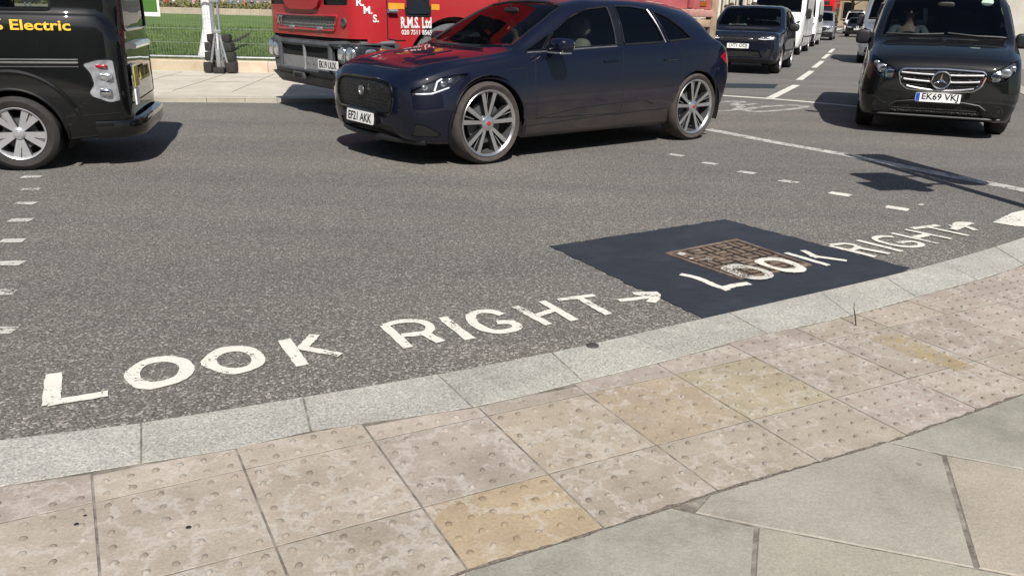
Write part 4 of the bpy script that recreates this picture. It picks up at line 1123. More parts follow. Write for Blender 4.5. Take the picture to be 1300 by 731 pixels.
        g = B.cut(TL, 'y', sd, lambda c: c.x > 4.1); B.finish(g, 'tail_lamp', M['redlens'], root, inset=-.003)
        # doors
        FD = [(1.33, .45), (2.655, .42), (2.66, 1.06), (2.655, 1.075), (1.34, 1.0), (1.30, .8)]
        FD = [(1.46, .40), (2.645, .385), (2.66, .7), (2.665, 1.06), (1.62, 1.03), (1.47, 1.0), (1.44, .75)]
        g = B.cut(FD, 'y', sd); df = B.finish(g, 'front_door', M['navy'], root)
        RD = [(2.65, .385), (3.42, .39), (3.52, .55), (3.60, .75), (3.62, .93), (3.50, 1.10), (2.67, 1.065), (2.665, .7)]
        g = B.cut(RD, 'y', sd); dr = B.finish(g, 'rear_door', M['navy'], root)
        seam(B, df, [(FD+[FD[0]], 'y', sd)]); seam(B, dr, [(RD[1:6], 'y', sd)])
        for x0, dd in ((2.38, df), (3.30, dr)):
            pts = B.line([(x0, .915), (x0+.2, .925)], 'y', sd, .004); MB().tube(pts, .011, 6).build('handle', M['navy'], dd)
        # crease above the sill
        m = MB(); m.tube(B.line([(1.45, .405), (2.0, .475), (2.6, .50), (3.0, .505), (3.15, .455)], 'y', sd, -.001), .005, 6); m.build('sill_crease', M['trimblack'], root)
        m = MB(); m.tube(B.line([(1.3, .33), (2.2, .37), (3.4, .40)], 'y', sd, .0), .004, 6); m.build('sill_trim', M['trimblack'], root)
        # bright strips round the glass
        m = MB(); m.tube(B.line([(1.38, 1.012), (2.6, 1.062)], 'y', sd, .004), .008, 6)
        m.tube(B.line([(3.36, 1.098), (3.235, 1.43)], 'y', sd, .004), .009, 6); m.build('window_trim', M['satin'], root)
        for x in wx: MB().tube(B.line(circ(x, .375, .427, 30, 4, 176), 'y', sd, -.006), .012, 6).build('arch_lip', M['navy'], root)
        mirror_part(root, (1.66, sd*1.035, 1.085), (.19, .24, .14), 'navy', (1.66, sd*.88, 1.03))
        mb = MB(); mb.box((1.64, sd*1.03, 1.018), (.15, .2, .02), bev=.008); mb.build('mirror_base', M['satin'], root)
    seam(B, root, [([(1.10, .86), (1.34, .88), (1.345, .72), (1.28, .66), (1.13, .72), (1.10, .86)], 'y', -1)], .003, name='charge_flap_gap')
    # shut lines on the bonnet and bumper
    seam(B, root, [([(.15, -.60), (.5, -.70), (1.0, -.735), (1.28, -.75)], 'z', 1), ([(.15, .60), (.5, .70), (1.0, .735), (1.28, .75)], 'z', 1), ([(.15, -.6), (.13, 0), (.15, .6)], 'z', 1)], .004)
    for sd in (-1, 1):
        m = MB()
        m.tube(B.line([(.9, sd*.28), (.55, sd*.34), (.25, sd*.36)], 'z', 1, .0), .008, 6); m.build('bonnet_crease', M['navy'], root)
    B.finish(B.bm, 'body', M['navy'], root)
    # splitter, number plates
    sp = MB(); pts = [(.02+.20*abs(t)**2.6, t*.78, .235) for t in [i/12-1 for i in range(25)]]
    sp.tube(pts, .028, 8); sp.build('front_splitter', M['trimblack'], root)
    co, no = B.hit(0, .43, 'x', -1)
    number_plate(root, 'EF21 AKK', co+Vector((-.045, 0, -.03)), (0, -1, 0), (.12, 0, 1), name_w=.45)
    ph = MB(); ph.box((co.x-.01, 0, .41), (.06, .56, .13), bev=.015); ph.build('plate_holder', M['gloss'], root)
    number_plate(root, 'EF21 AKK', (4.69, 0, .62), (0, 1, 0), (-.1, 0, 1), mat='plateyellow', name_w=.45)
    underside(root, 4.68, half, .19, wx, .375, .27)
    for x in wx:
        for sd in (-1, 1): wheel(root, x, sd*(half-.14), .384, sd, .384, .265, .312, 'split5', 'rubberdusty', 'hubred')
    # the nose is a little shorter than the stations above
    done = set()
    for c in root.children_recursive:
        if c.type == 'MESH' and c.data.name not in done and c.parent.name.split('.')[0] != 'wheel':
            done.add(c.data.name)
            for v in c.data.vertices:
                if v.co.x < .55: v.co.x = .55-(.55-v.co.x)*.84
    # cabin
    for y in (-.38, .38):
        seat_mesh(2.1, y, .38).build('front_seat', M['seatlight'], root, 60)
    m = MB(); m.blob((3.05, 0, .5), (.5, 1.3, .25), 4); m.blob((3.38, 0, .85), (.2, 1.3, .6), 4, shear=(.3, 0)); m.build('rear_seat', M['seat'], root, 60)
    m = MB(); m.blob((1.42, 0, .9), (.6, 1.5, .28), 4); m.build('dashboard', M['dash'], root, 60)
    m = MB(); pts = [(1.72+.05*math.sin(a), .38+.18*math.cos(a), .93+.16*math.sin(a)) for a in [2*math.pi*i/24 for i in range(24)]]
    m.tube(pts, .016, 8, closed=True); m.tube([(1.70, .38, .93), (1.55, .38, .87)], .04, 8); m.tube([(1.72, .2, .93), (1.72, .56, .93)], .015, 6); m.build('steering_wheel', M['trimblack'], root)
    m = MB(); m.blob((1.86, 0, 1.39), (.04, .24, .07), 3); m.tube([(1.86, 0, 1.39), (1.84, 0, 1.46)], .01); m.build('rear_view_mirror', M['trimblack'], root)
    wb = MB()
    wb.tube(B.line([(1.10, 0), (1.13, .25), (1.2, .55)], 'z', 1, .014), .009, 6); wb.tube(B.line([(1.12, -.5), (1.1, -.3), (1.12, 0)], 'z', 1, .014), .009, 6); wb.build('wiper', M['trimblack'], root)
    # driver
    p = root.matrix_basis
    bpy.context.view_layer.update()
    pw = root.matrix_world @ Vector((2.18, .38, .44))
    person('person in a dark shirt at the steering wheel of the dark navy crossover', pw, math.atan2(d.y, d.x)-R(90), 'sit', 'cl_dark', 'cl_dark', .95)
    return root
CROSS = make_crossover()
# ------------------------------------------------------------ other vehicles, all with the front towards -x
ROADDIR = Vector((.394, .919, 0)).normalized()
def star_badge(parent, c, r):
    m = MB(); m.tube([(c[0], c[1]+r*math.cos(a), c[2]+r*math.sin(a)) for a in [2*math.pi*k/32 for k in range(32)]], r*.1, 8, closed=True)
    for k in range(3):
        a = R(90+120*k); t = (c[0]-.004, c[1]+r*.97*math.cos(a), c[2]+r*.97*math.sin(a))
        p = [(c[0], c[1]+r*.2*math.cos(a+s), c[2]+r*.2*math.sin(a+s)) for s in (-1.05, 1.05)]
        m.add([(c[0]-.02, c[1], c[2]), p[0], t, p[1], (c[0]+.01, c[1], c[2])], [(0, 1, 2), (0, 2, 3), (4, 2, 1), (4, 3, 2)])
    m.build('star_badge', M['chrome'], parent)
    d = MB(); d.lathe([(0, .012), (r*.97, .012), (r*.97, .03)], c, 'x', 28); d.build('badge_back', M['gloss'], parent)
VITO = [
    (0.00, .30, .66, .60, .72, .82, .68, .88, .54, .91),
    (0.05, .25, .77, .60, .84, .86, .79, .93, .64, .965),
    (0.20, .21, .86, .62, .93, .92, .875, .99, .73, 1.035),
    (0.55, .20, .90, .62, .955, 1.00, .91, 1.08, .79, 1.13),
    (0.95, .20, .91, .65, .964, 1.07, .93, 1.16, .83, 1.20),
    (1.15, .20, .91, .65, .964, 1.10, .935, 1.26, .83, 1.31),
    (1.50, .20, .91, .65, .964, 1.13, .94, 1.49, .79, 1.55),
    (1.90, .20, .91, .65, .964, 1.15, .94, 1.70, .765, 1.79),
    (2.25, .20, .91, .65, .964, 1.15, .94, 1.79, .76, 1.88),
    (3.00, .20, .91, .65, .964, 1.15, .94, 1.82, .765, 1.91),
    (4.60, .22, .91, .65, .96, 1.15, .935, 1.81, .76, 1.90),
    (4.95, .26, .89, .65, .94, 1.15, .915, 1.77, .74, 1.85),
    (5.08, .32, .85, .68, .90, 1.12, .87, 1.70, .71, 1.77),
    (5.14, .40, .78, .70, .82, 1.08, .79, 1.60, .66, 1.66)]
def vanify(L=1.0, zlow=1.0, H=1.91, W=1.0):
    k = (H-1.2*zlow)/(1.91-1.2)
    fz = lambda z: z*zlow if z <= 1.2 else 1.2*zlow+(z-1.2)*k
    T = []
    for r in VITO:
        x = r[0] if r[0] < 2.3 else 2.25+(r[0]-2.25)*L
        T.append((x, r[1]*zlow, r[2]*W, fz(r[3]), r[4]*W, fz(r[5]), r[6]*W, fz(r[7]), r[8]*W*(1 if H < 2.2 else 1.07), fz(r[9])))
    return T, fz
def van(label, cat, name, anchor, direc, S, pt, L=1.0, zlow=1.0, H=1.91, W=1.0, plate=None, fancy=False, side_glass=True, group=None, driver=False, mirror='trimblack', blue=False, grille='trimblack', lamp='lampinner', bumper=None):
    T, fz = vanify(L, zlow, H, W); d = Vector(direc).normalized(); wx = [.92, 2.25+(4.12-2.25)*L]; Rw = .335; half = .955*W
    root = empty(name, label, cat, (anchor[0]-d.x*wx[0]*S, anchor[1]-d.y*wx[0]*S, 0), math.atan2(d.y, d.x), S, group)
    B = Body(T, .07, .035, .02); y = lambda v: v*W
    for x in wx:
        for sd in (-1, 1): B.cut(archpoly(x, Rw-.005, .395, .05), 'y', sd).free()
    ztop, zb = fz(1.76), fz(1.215)
    WS = [(y(-.78), fz(1.225)), (y(-.4), fz(1.235)), (0, fz(1.24)), (y(.4), fz(1.235)), (y(.78), fz(1.225)), (y(.735), fz(1.50)), (y(.67), ztop-.03), (y(.35), ztop+.015), (0, ztop+.025), (y(-.35), ztop+.015), (y(-.67), ztop-.03), (y(-.735), fz(1.50))]
    window_cut(B, WS, 'x', -1, 'windscreen', 'screen', root, .014, lambda c: .9 < c.x < 2.4)
    fw_ = [(1.36, fz(1.19)), (2.12, fz(1.19)), (2.12, fz(1.67)), (1.98, fz(1.66)), (1.66, fz(1.46))]
    rows = [('front_side_window', fw_, 'glassdark')]
    if side_glass:
        e = T[-3][0]; a = 2.22; mid = (a+e-.15)/2
        rows += [('rear_side_window', [(a, fz(1.19)), (mid-.04, fz(1.19)), (mid-.04, fz(1.68)), (a, fz(1.68))], 'glassdark'), ('rear_side_window', [(mid+.04, fz(1.19)), (e-.2, fz(1.19)), (e-.25, fz(1.66)), (mid+.04, fz(1.68))], 'glassdark')]
    for sd in (-1, 1):
        for nm, p, g in rows: window_cut(B, rounded(p, .04), 'y', sd, nm, g, root, .01)
    # lamps, grille, intake
    for sd in (-1, 1):
        HL = rounded([(y(sd*a), fz(b)) for a, b in ((.52, .725), (.60, .70), (.72, .735), (.80, .82), (.86, .985), (.80, .985), (.66, .90), (.53, .835))], .02)
        g = B.cut(HL, 'x', -1, lambda c: c.x < .8); lg = g.copy(); hb = B.finish(g, 'headlamp', M['lampbowl'], root, inset=.035); B.finish(lg, 'lamp_lens', M['lamp'], hb, inset=-.001)
        for a, b, r in ((.61, .775, .066), (.715, .84, .06), (.79, .91, .04)):
            co, no = B.hit(y(sd*a), fz(b), 'x', -1); pj = MB(); pj.blob(co-no*.032, (.05, r*2.2, r*2.1), 2.6); pj.build('lamp_reflector', M[lamp], hb, 60)
        co, no = B.hit(y(sd*.54), fz(.75), 'x', -1); am = MB(); am.blob(co-no*.03, (.04, .07, .06), 3); am.build('indicator', M['amber'], hb, 60)
        ln = [B.hit(a, b, 'x', -1)[0] for a, b in HL]; MB().tube(ln, .007, 5, closed=True).build('lamp_rim', M['gloss'], hb)
        co, no = B.hit(y(sd*.69), fz(.37), 'x', -1); fl = MB(); fl.lathe([(.07, .012), (.07, -.012), (.055, -.012), (.05, .004), (0, .004)], co, 'x', 20); fl.build('fog_lamp', M['gloss'], root)
    GR = rounded([(y(a), fz(b)) for a, b in ((-.50, .80), (-.46, .66), (-.38, .60), (0, .565), (.38, .60), (.46, .66), (.50, .80), (.46, .845), (0, .86), (-.46, .845))], .03)
    g = B.cut(GR, 'x', -1, lambda c: c.x < .6); gr = B.finish(g, 'grille', M['mesh'], root, inset=.012)
    gm = M['chrome'] if fancy else M['trimblack']
    for z0, dz, w_ in ((.80, -.015, .47), (.72, -.022, .435), (.635, -.04, .385)):
        sl = MB()
        pts = [(a, z0+dz*(1-(a/w_)**2)) for a in [w_*(k/10-1) for k in range(21)]]
        P = [B.hit(y(a), fz(b), 'x', -1)[0]+Vector((-.012, 0, 0)) for a, b in pts]
        n = len(P); vs = []
        for p in P: vs += [p+Vector((0, 0, .012)), p+Vector((-.008, 0, 0)), p+Vector((0, 0, -.012)), p+Vector((.02, 0, 0))]
        sl.add(vs, [(4*i+k, 4*i+(k+1) % 4, 4*i+4+(k+1) % 4, 4*i+4+k) for i in range(n-1) for k in range(4)]); sl.build('grille_bar', M['satin'] if fancy else gm, gr)
    co, no = B.hit(0, fz(.725), 'x', -1)
    if fancy: star_badge(gr, (co.x-.035, 0, co.z), .105)
    P = [B.hit(a, b, 'x', -1)[0] for a, b in densify(GR+[GR[0]], .05)[:-1]]; MB().tube(P, .012, 6, closed=True).build('grille_frame', gm, gr)
    IN = rounded([(y(a), fz(b)) for a, b in ((-.56, .27), (.56, .27), (.50, .40), (.42, .425), (-.42, .425), (-.50, .40))], .04)
    g = B.cut(IN, 'x', -1, lambda c: c.x < .6); B.finish(g, 'lower_intake', M['mesh'], root, inset=.02)
    ch = MB(); ch.tube([B.hit(y(a), fz(b), 'x', -1)[0]+Vector((-.006, 0, 0)) for a, b in ((-.56, .375), (-.48, .43), (-.3, .455), (0, .46), (.3, .455), (.48, .43), (.56, .375))], .012, 6); ch.build('intake_trim', M['trimblack'], root)
    li = MB(); li.tube([B.hit(y(a), fz(.262), 'x', -1)[0]+Vector((-.01, 0, 0)) for a in [k/8-1 for k in range(1, 16) if abs(k/8-1) < .8]], .016, 6); li.build('front_lip', M['trimblack'], root)
    if bumper:
        b = B.cut([(-1.1, .1), (1.1, .1), (1.1, fz(.55)), (-1.1, fz(.55))], 'x', -1, lambda c: c.x < .7); B.finish(b, 'bumper', M[bumper], root)
    seams = []
    for sd in (-1, 1):
        FD = [(1.22, .42), (2.16, .36), (2.17, fz(1.7)), (1.95, fz(1.69)), (1.3, fz(1.2)), (1.2, .9)]
        g = B.cut(FD, 'y', sd); fd = B.finish(g, 'front_door', pt, root)
        MB().tube(B.line([(1.9, fz(1.02)), (2.1, fz(1.02))], 'y', sd, .012), .014, 6).build('handle', M['trimblack'], fd)
        seams.append(([*FD, FD[0]], 'y', sd)); e = T[-3][0]
        seams.append(([(2.2, fz(1.7)), (2.2, .36), (2.25+1.1*L, .36), (2.25+1.1*L, fz(1.7))], 'y', sd))
        MB().tube(B.line([(1.3, fz(.55)), (3.0, fz(.52)), (e, fz(.52))], 'y', sd, .0), .02, 6).build('side_moulding', M['trimblack'], root)
        for x in wx: MB().tube(B.line(circ(x, Rw-.005, .397, 26, 4, 176), 'y', sd, -.006), .012, 6).build('arch_lip', pt, root)
        TL = [(T[-4][0]+.1, fz(.75)), (T[-1][0], fz(.75)), (T[-1][0], fz(1.25)), (T[-4][0]+.18, fz(1.25))]
        g = B.cut(TL, 'y', sd); B.finish(g, 'tail_lamp', M['redlens'], root)
        mirror_part(root, (1.42, sd*(half+.06), fz(1.2)), (.12, .2, .2 if H < 2.2 else .36), mirror, (1.5, sd*(half-.08), fz(1.15)), 4)
    seams += [([(.2, y(-.66)), (.6, y(-.76)), (1.0, y(-.83))], 'z', 1), ([(.2, y(.66)), (.6, y(.76)), (1.0, y(.83))], 'z', 1), ([(.17, y(-.66)), (.11, 0), (.17, y(.66))], 'z', 1)]
    seam(B, root, seams, .005)
    RW = rounded([(y(-.68), fz(1.22)), (y(.68), fz(1.22)), (y(.62), fz(1.66)), (y(-.62), fz(1.66))], .05)
    if side_glass: window_cut(B, RW, 'x', 1, 'rear_window', 'glassdark', root, .012)
    B.finish(B.bm, 'body', pt, root)
    if plate:
        co, no = B.hit(0, fz(.505), 'x', -1); number_plate(root, plate, co+Vector((-.022, 0, 0)), (0, -1, 0), (.05, 0, 1), blue=blue, name_w=.42)
    underside(root, T[-1][0], half, .2, wx, Rw, .26)
    for x in wx:
        for sd in (-1, 1): wheel(root, x, sd*(half-.13), Rw, sd, Rw, .235, .22, 'plain')
    m = MB(); m.blob((1.28, 0, fz(1.08)), (.75, y(1.6), .3), 4); m.build('dashboard', M['dash'], root, 60)
    for yy in (-.45, .45): seat_mesh(2.0, yy, .62, .5).build('front_seat', M['seat'], root, 60)
    m = MB(); m.box((T[-3][0]/2+1.0, 0, .55), (T[-3][0]-2.6, y(1.7), .06)); m.build('load_floor', M['dash'], root)
    wb = MB(); wb.tube(B.line([(1.06, y(-.75)), (1.04, y(-.4)), (1.08, y(-.05))], 'z', 1, .02), .012, 6); wb.build('wiper', M['trimblack'], root)
    wb = MB(); wb.tube(B.line([(1.06, y(.0)), (1.04, y(.35)), (1.08, y(.72))], 'z', 1, .02), .012, 6); wb.build('wiper', M['trimblack'], root)
    m = MB(); m.blob((1.66, 0, fz(1.66)), (.04, .22, .07), 3); m.tube([(1.66, 0, fz(1.66)), (1.66, 0, fz(1.70))], .01); m.build('rear_view_mirror', M['trimblack'], root)
    return root, B, T, fz
def midp(px, py, off): 
    g = G(px, py); n = Vector((ROADDIR.y, -ROADDIR.x, 0)); return g+n*off
# black people carrier, nearest in the right-hand lane
PC, Bv, Tv, fzv = van('shiny black people carrier with a star badge between chrome grille bars', 'van', 'people_carrier', (5.44, 10.70), ROADDIR, .94, M['black'], plate='EK69 VKJ', fancy=True, blue=True)
co, no = Bv.hit(-.52, 1.70, 'x', -1)
st = MB(); st.prism([(co.y+.075*math.cos(a), co.z+.05*math.sin(a)) for a in [2*math.pi*k/24 for k in range(24)]], co.x-.012, co.x-.008, 'x')
o = st.build('permit_sticker', plain('pale_green_sticker', (.55, .68, .58), .5), PC)
m = MB(); m.tube([(1.72+.04*math.sin(a), .42+.19*math.cos(a), 1.12+.15*math.sin(a)) for a in [2*math.pi*i/24 for i in range(24)]], .017, 8, closed=True); m.build('steering_wheel', M['trimblack'], PC)
bpy.context.view_layer.update()
person('person in a grey top driving the black people carrier', PC.matrix_world @ Vector((2.08, .42, .72)), math.atan2(ROADDIR.y, ROADDIR.x)-R(90), 'sit', 'cl_grey', 'cl_dark', 1.0)

# far queue
a = midp(1013, 70, -.98)
WV, b_, t_, f_ = van('tall white van in the queue right behind the dark SUV', 'van', 'panel_van', a, ROADDIR, 1.05, M['white'], L=1.25, zlow=1.18, H=2.65, W=1.06, side_glass=False, plate=None, group='white vans in the oncoming queue')
a = midp(1033.5, 59.6, -.98)
van('second white van, between the tall white van and the silver people carrier', 'van', 'panel_van', a, ROADDIR, 1.0, M['white'], L=1.15, zlow=1.12, H=2.45, W=1.04, side_glass=False, group='white vans in the oncoming queue', bumper='trimblack')
a = midp(1057.5, 51.6, -.93)
van('silver people carrier with dark bumper behind the second white van', 'van', 'people_carrier', a, ROADDIR, .95, M['silver'], bumper='trimblack')
a = midp(1101, 80, .62)
van('silver grey van mostly hidden behind the black people carrier', 'van', 'panel_van', a, ROADDIR, 1.0, M['silver'], L=1.1, zlow=1.1, H=2.3, W=1.02, side_glass=False)
g = G(1083, 43.5)
CAB, b_, t_, f_ = van('far white van with a dark sign on its roof front', 'van', 'panel_van', g, ROADDIR, 1.0, M['white'], H=2.1, side_glass=True)
co, no = b_.hit(0, 1.95, 'x', -1)
m = MB(); m.box((co.x+.12, 0, 2.06), (.16, 1.1, .2), bev=.03); m.build('roof_sign', M['trimblack'], CAB)

# ---------------------------------------------------------------- SUV and the dark hatchback behind
SUV = [
    (0.00, .36, .76, .65, .82, .88, .79, .96, .66, .985),
    (0.05, .30, .85, .65, .91, .94, .87, 1.02, .74, 1.045),
    (0.20, .27, .90, .66, .97, 1.0, .915, 1.07, .79, 1.095),
    (0.80, .25, .93, .70, .985, 1.06, .935, 1.11, .82, 1.135),
    (1.30, .25, .93, .70, .99, 1.10, .945, 1.15, .86, 1.175),
    (1.50, .25, .93, .70, .99, 1.12, .95, 1.28, .845, 1.32),
    (1.90, .25, .93, .70, .99, 1.14, .95, 1.56, .785, 1.61),
    (2.20, .25, .93, .70, .99, 1.15, .95, 1.705, .745, 1.755),
    (2.70, .25, .93, .70, .99, 1.16, .95, 1.735, .735, 1.785),
    (3.80, .27, .93, .72, .99, 1.18, .945, 1.70, .72, 1.75),
    (4.35, .32, .90, .75, .96, 1.18, .92, 1.63, .70, 1.68),
    (4.58, .36, .87, .76, .93, 1.15, .88, 1.44, .70, 1.48),
    (4.75, .42, .82, .78, .87, 1.08, .82, 1.16, .68, 1.2),
    (4.85, .48, .72, .78, .77, 1.02, .73, 1.08, .60, 1.1)]
def suv(label, name, anchor, S, pt, H=1.0, W=1.0, plate=None, roundel=False, cat='car'):
    T = [(r[0], r[1]*H, r[2]*W, r[3]*H, r[4]*W, r[5]*H, r[6]*W, r[7]*H, r[8]*W, r[9]*H) for r in SUV]; d = ROADDIR; wx = [.86, 3.78]; Rw = .375*H; half = .98*W
    root = empty(name, label, cat, (anchor[0]-d.x*wx[0]*S, anchor[1]-d.y*wx[0]*S, 0), math.atan2(d.y, d.x), S)
    B = Body(T, .07, .035, .02); q = lambda P: [(a*W, b*H) for a, b in P]; qs = lambda P: [(a, b*H) for a, b in P]
    for x in wx:
        for sd in (-1, 1): B.cut(archpoly(x, Rw-.005, Rw+.055, .05), 'y', sd).free()
    window_cut(B, q([(-.79, 1.215), (0, 1.22), (.79, 1.215), (.735, 1.52), (.68, 1.675), (0, 1.70), (-.68, 1.675), (-.735, 1.52)]), 'x', -1, 'windscreen', 'screen', root, .014, lambda c: 1.2 < c.x < 2.6)
    for sd in (-1, 1):
        window_cut(B, rounded(qs([(1.62, 1.19), (2.5, 1.2), (2.5, 1.62), (2.2, 1.60), (1.95, 1.48)]), .03), 'y', sd, 'front_side_window', 'glassdark', root, .011)
        window_cut(B, rounded(qs([(2.58, 1.2), (3.4, 1.22), (3.4, 1.6), (2.58, 1.63)]), .03), 'y', sd, 'rear_side_window', 'glassdark', root, .011)
        window_cut(B, rounded(qs([(3.48, 1.225), (4.3, 1.25), (4.15, 1.5), (3.48, 1.58)]), .03), 'y', sd, 'rear_quarter_window', 'glassdark', root, .011)
        HL = q([(sd*a, b) for a, b in ((.48, .90), (.68, .885), (.90, .91), (.88, .975), (.62, .985), (.49, .975))])
        g = B.cut(rounded(HL, .02), 'x', -1, lambda c: c.x < .9); hb = B.finish(g, 'headlamp', M['lampdark'], root, inset=.012)
        for a in (.55, .66):
            co, no = B.hit(sd*a*W, .937*H, 'x', -1); m = MB(); m.blob(co-no*.004, (.05, .085, .05), 3); m.build('lamp_reflector', M['lampinner'], hb, 60)
        P = [B.hit(a*W, b*H, 'x', -1)[0]+Vector((-.004, 0, 0)) for a, b in ((sd*.47, .905), (sd*.62, .895), (sd*.76, .91), (sd*.82, .965))]; MB().tube(P, .012, 6).build('light_guide', M['drl'], hb)
        VI = rounded(q([(sd*a, b) for a, b in ((.60, .42), (.78, .44), (.80, .68), (.74, .70), (.66, .58))]), .02); g = B.cut(VI, 'x', -1, lambda c: c.x < .9); B.finish(g, 'side_intake', M['trimblack'], root, inset=.02)
        FD = qs([(1.36, .42), (2.53, .42), (2.54, 1.66), (2.2, 1.64), (1.5, 1.2), (1.34, 1.1)]); g = B.cut(FD, 'y', sd); fd = B.finish(g, 'front_door', pt, root); seam(B, fd, [(FD+[FD[0]], 'y', sd)])
        MB().tube(B.line(qs([(2.25, 1.02), (2.45, 1.025)]), 'y', sd, .01), .013, 6).build('handle', pt, fd)
        RD = qs([(2.55, .42), (3.3, .42), (3.45, .75), (3.45, 1.62), (2.56, 1.66)]); seam(B, root, [(RD, 'y', sd)])
        TL = qs([(4.4, .95), (4.85, .95), (4.85, 1.12), (4.45, 1.12)]); g = B.cut(TL, 'y', sd); B.finish(g, 'tail_lamp', M['redlens'], root)
        mirror_part(root, (1.66, sd*(half+.13), 1.2*H), (.17, .26, .19), 'trimblack', (1.72, sd*(half-.1), 1.14*H))
        for x in wx: MB().tube(B.line(circ(x, Rw-.005, Rw+.058, 26, 4, 176), 'y', sd, -.006), .012, 6).build('arch_lip', M['trimblack'], root)
    g = B.cut([(-1.1, .1), (1.1, .1), (1.1, .40*H), (-1.1, .40*H)], 'x', -1, lambda c: c.x < .8); B.finish(g, 'lower_bumper', M['trimblack'], root)
    GR = rounded(q([(-.46, .85), (.46, .85), (.47, .97), (-.47, .97)]), .02); g = B.cut(GR, 'x', -1, lambda c: c.x < .6); gr = B.finish(g, 'grille', M['mesh'], root, inset=.01)
    co, no = B.hit(-.28*W, .9*H, 'x', -1); m = MB(); m.blob(co, (.02, .11, .045), 2); m.build('badge', M['satin'], gr, 60)
    if roundel:
        co, no = B.hit(0, .9*H, 'x', -1); m = MB(); m.tube([(co.x-.02, .085*math.cos(a), co.z+.085*math.sin(a)) for a in [2*math.pi*k/24 for k in range(24)]], .014, 6, closed=True); m.build('roundel', M['lettwhite'], gr)
        m = MB(); m.tube([(co.x-.02, -.06, co.z+.05), (co.x-.02, -.02, co.z-.06), (co.x-.02, 0, co.z), (co.x-.02, .02, co.z-.06), (co.x-.02, .06, co.z+.05)], .012, 6); m.build('roundel_letter', M['lettwhite'], gr)
    LI = rounded(q([(-.6, .44), (.6, .44), (.52, .62), (-.52, .62)]), .03); g = B.cut(LI, 'x', -1, lambda c: c.x < .6); B.finish(g, 'lower_intake', M['mesh'], root, inset=.03)
    m = MB(); m.tube([B.hit(a*W, b*H, 'x', -1)[0]+Vector((-.01, 0, 0)) for a, b in ((-.8, .40), (-.5, .395), (0, .39), (.5, .395), (.8, .40))], .016, 6); m.build('front_lip', M['gloss'], root)
    seam(B, root, [([(.2, -.7*W), (.8, -.8*W), (1.3, -.84*W)], 'z', 1), ([(.2, .7*W), (.8, .8*W), (1.3, .84*W)], 'z', 1), ([(.14, -.66*W), (.09, 0), (.14, .66*W)], 'z', 1)], .005)
    window_cut(B, rounded(q([(-.58, 1.25), (.58, 1.25), (.52, 1.55), (-.52, 1.55)]), .05), 'x', 1, 'rear_window', 'glassdark', root, .012)
    B.finish(B.bm, 'body', pt, root)
    if plate:
        co, no = B.hit(0, .72*H, 'x', -1); number_plate(root, plate, co+Vector((-.02, 0, 0)), (0, -1, 0), (.05, 0, 1), name_w=.43)
    underside(root, 4.85, half, .25, wx, Rw, .27)
    for x in wx:
        for sd in (-1, 1): wheel(root, x, sd*(half-.14), Rw, sd, Rw, .265, Rw*.72, 'plain')
    m = MB(); m.blob((1.45, 0, 1.02*H), (.7, 1.55*W, .3), 4); m.build('dashboard', M['dash'], root, 60)
    for yy in (-.42, .42): seat_mesh(2.2, yy, .5, .5).build('front_seat', M['seat'], root, 60)
    seat_mesh(3.2, 0, .5, 1.3).build('rear_seat', M['seat'], root, 60)
    return root
RR = suv('dark navy SUV with slim bright headlamps waiting behind the crossover', 'suv', midp(989, 93.6, -.96), 1.0, M['blacknavy'], H=.92, plate='LV71 ODJ')
bpy.context.view_layer.update()
person('person in white driving the dark SUV, seen dimly through its windscreen', RR.matrix_world @ Vector((2.3, .42, .58)), math.atan2(ROADDIR.y, ROADDIR.x)-R(90), 'sit', 'cl_white', 'cl_dark', 1.0)
g = G(1087, 47.5)
suv('small dark hatchback with a white round badge far up the road', 'hatchback_car', g, .95, M['black'], H=.86, W=.95, plate='EO18 KLN', roundel=True)
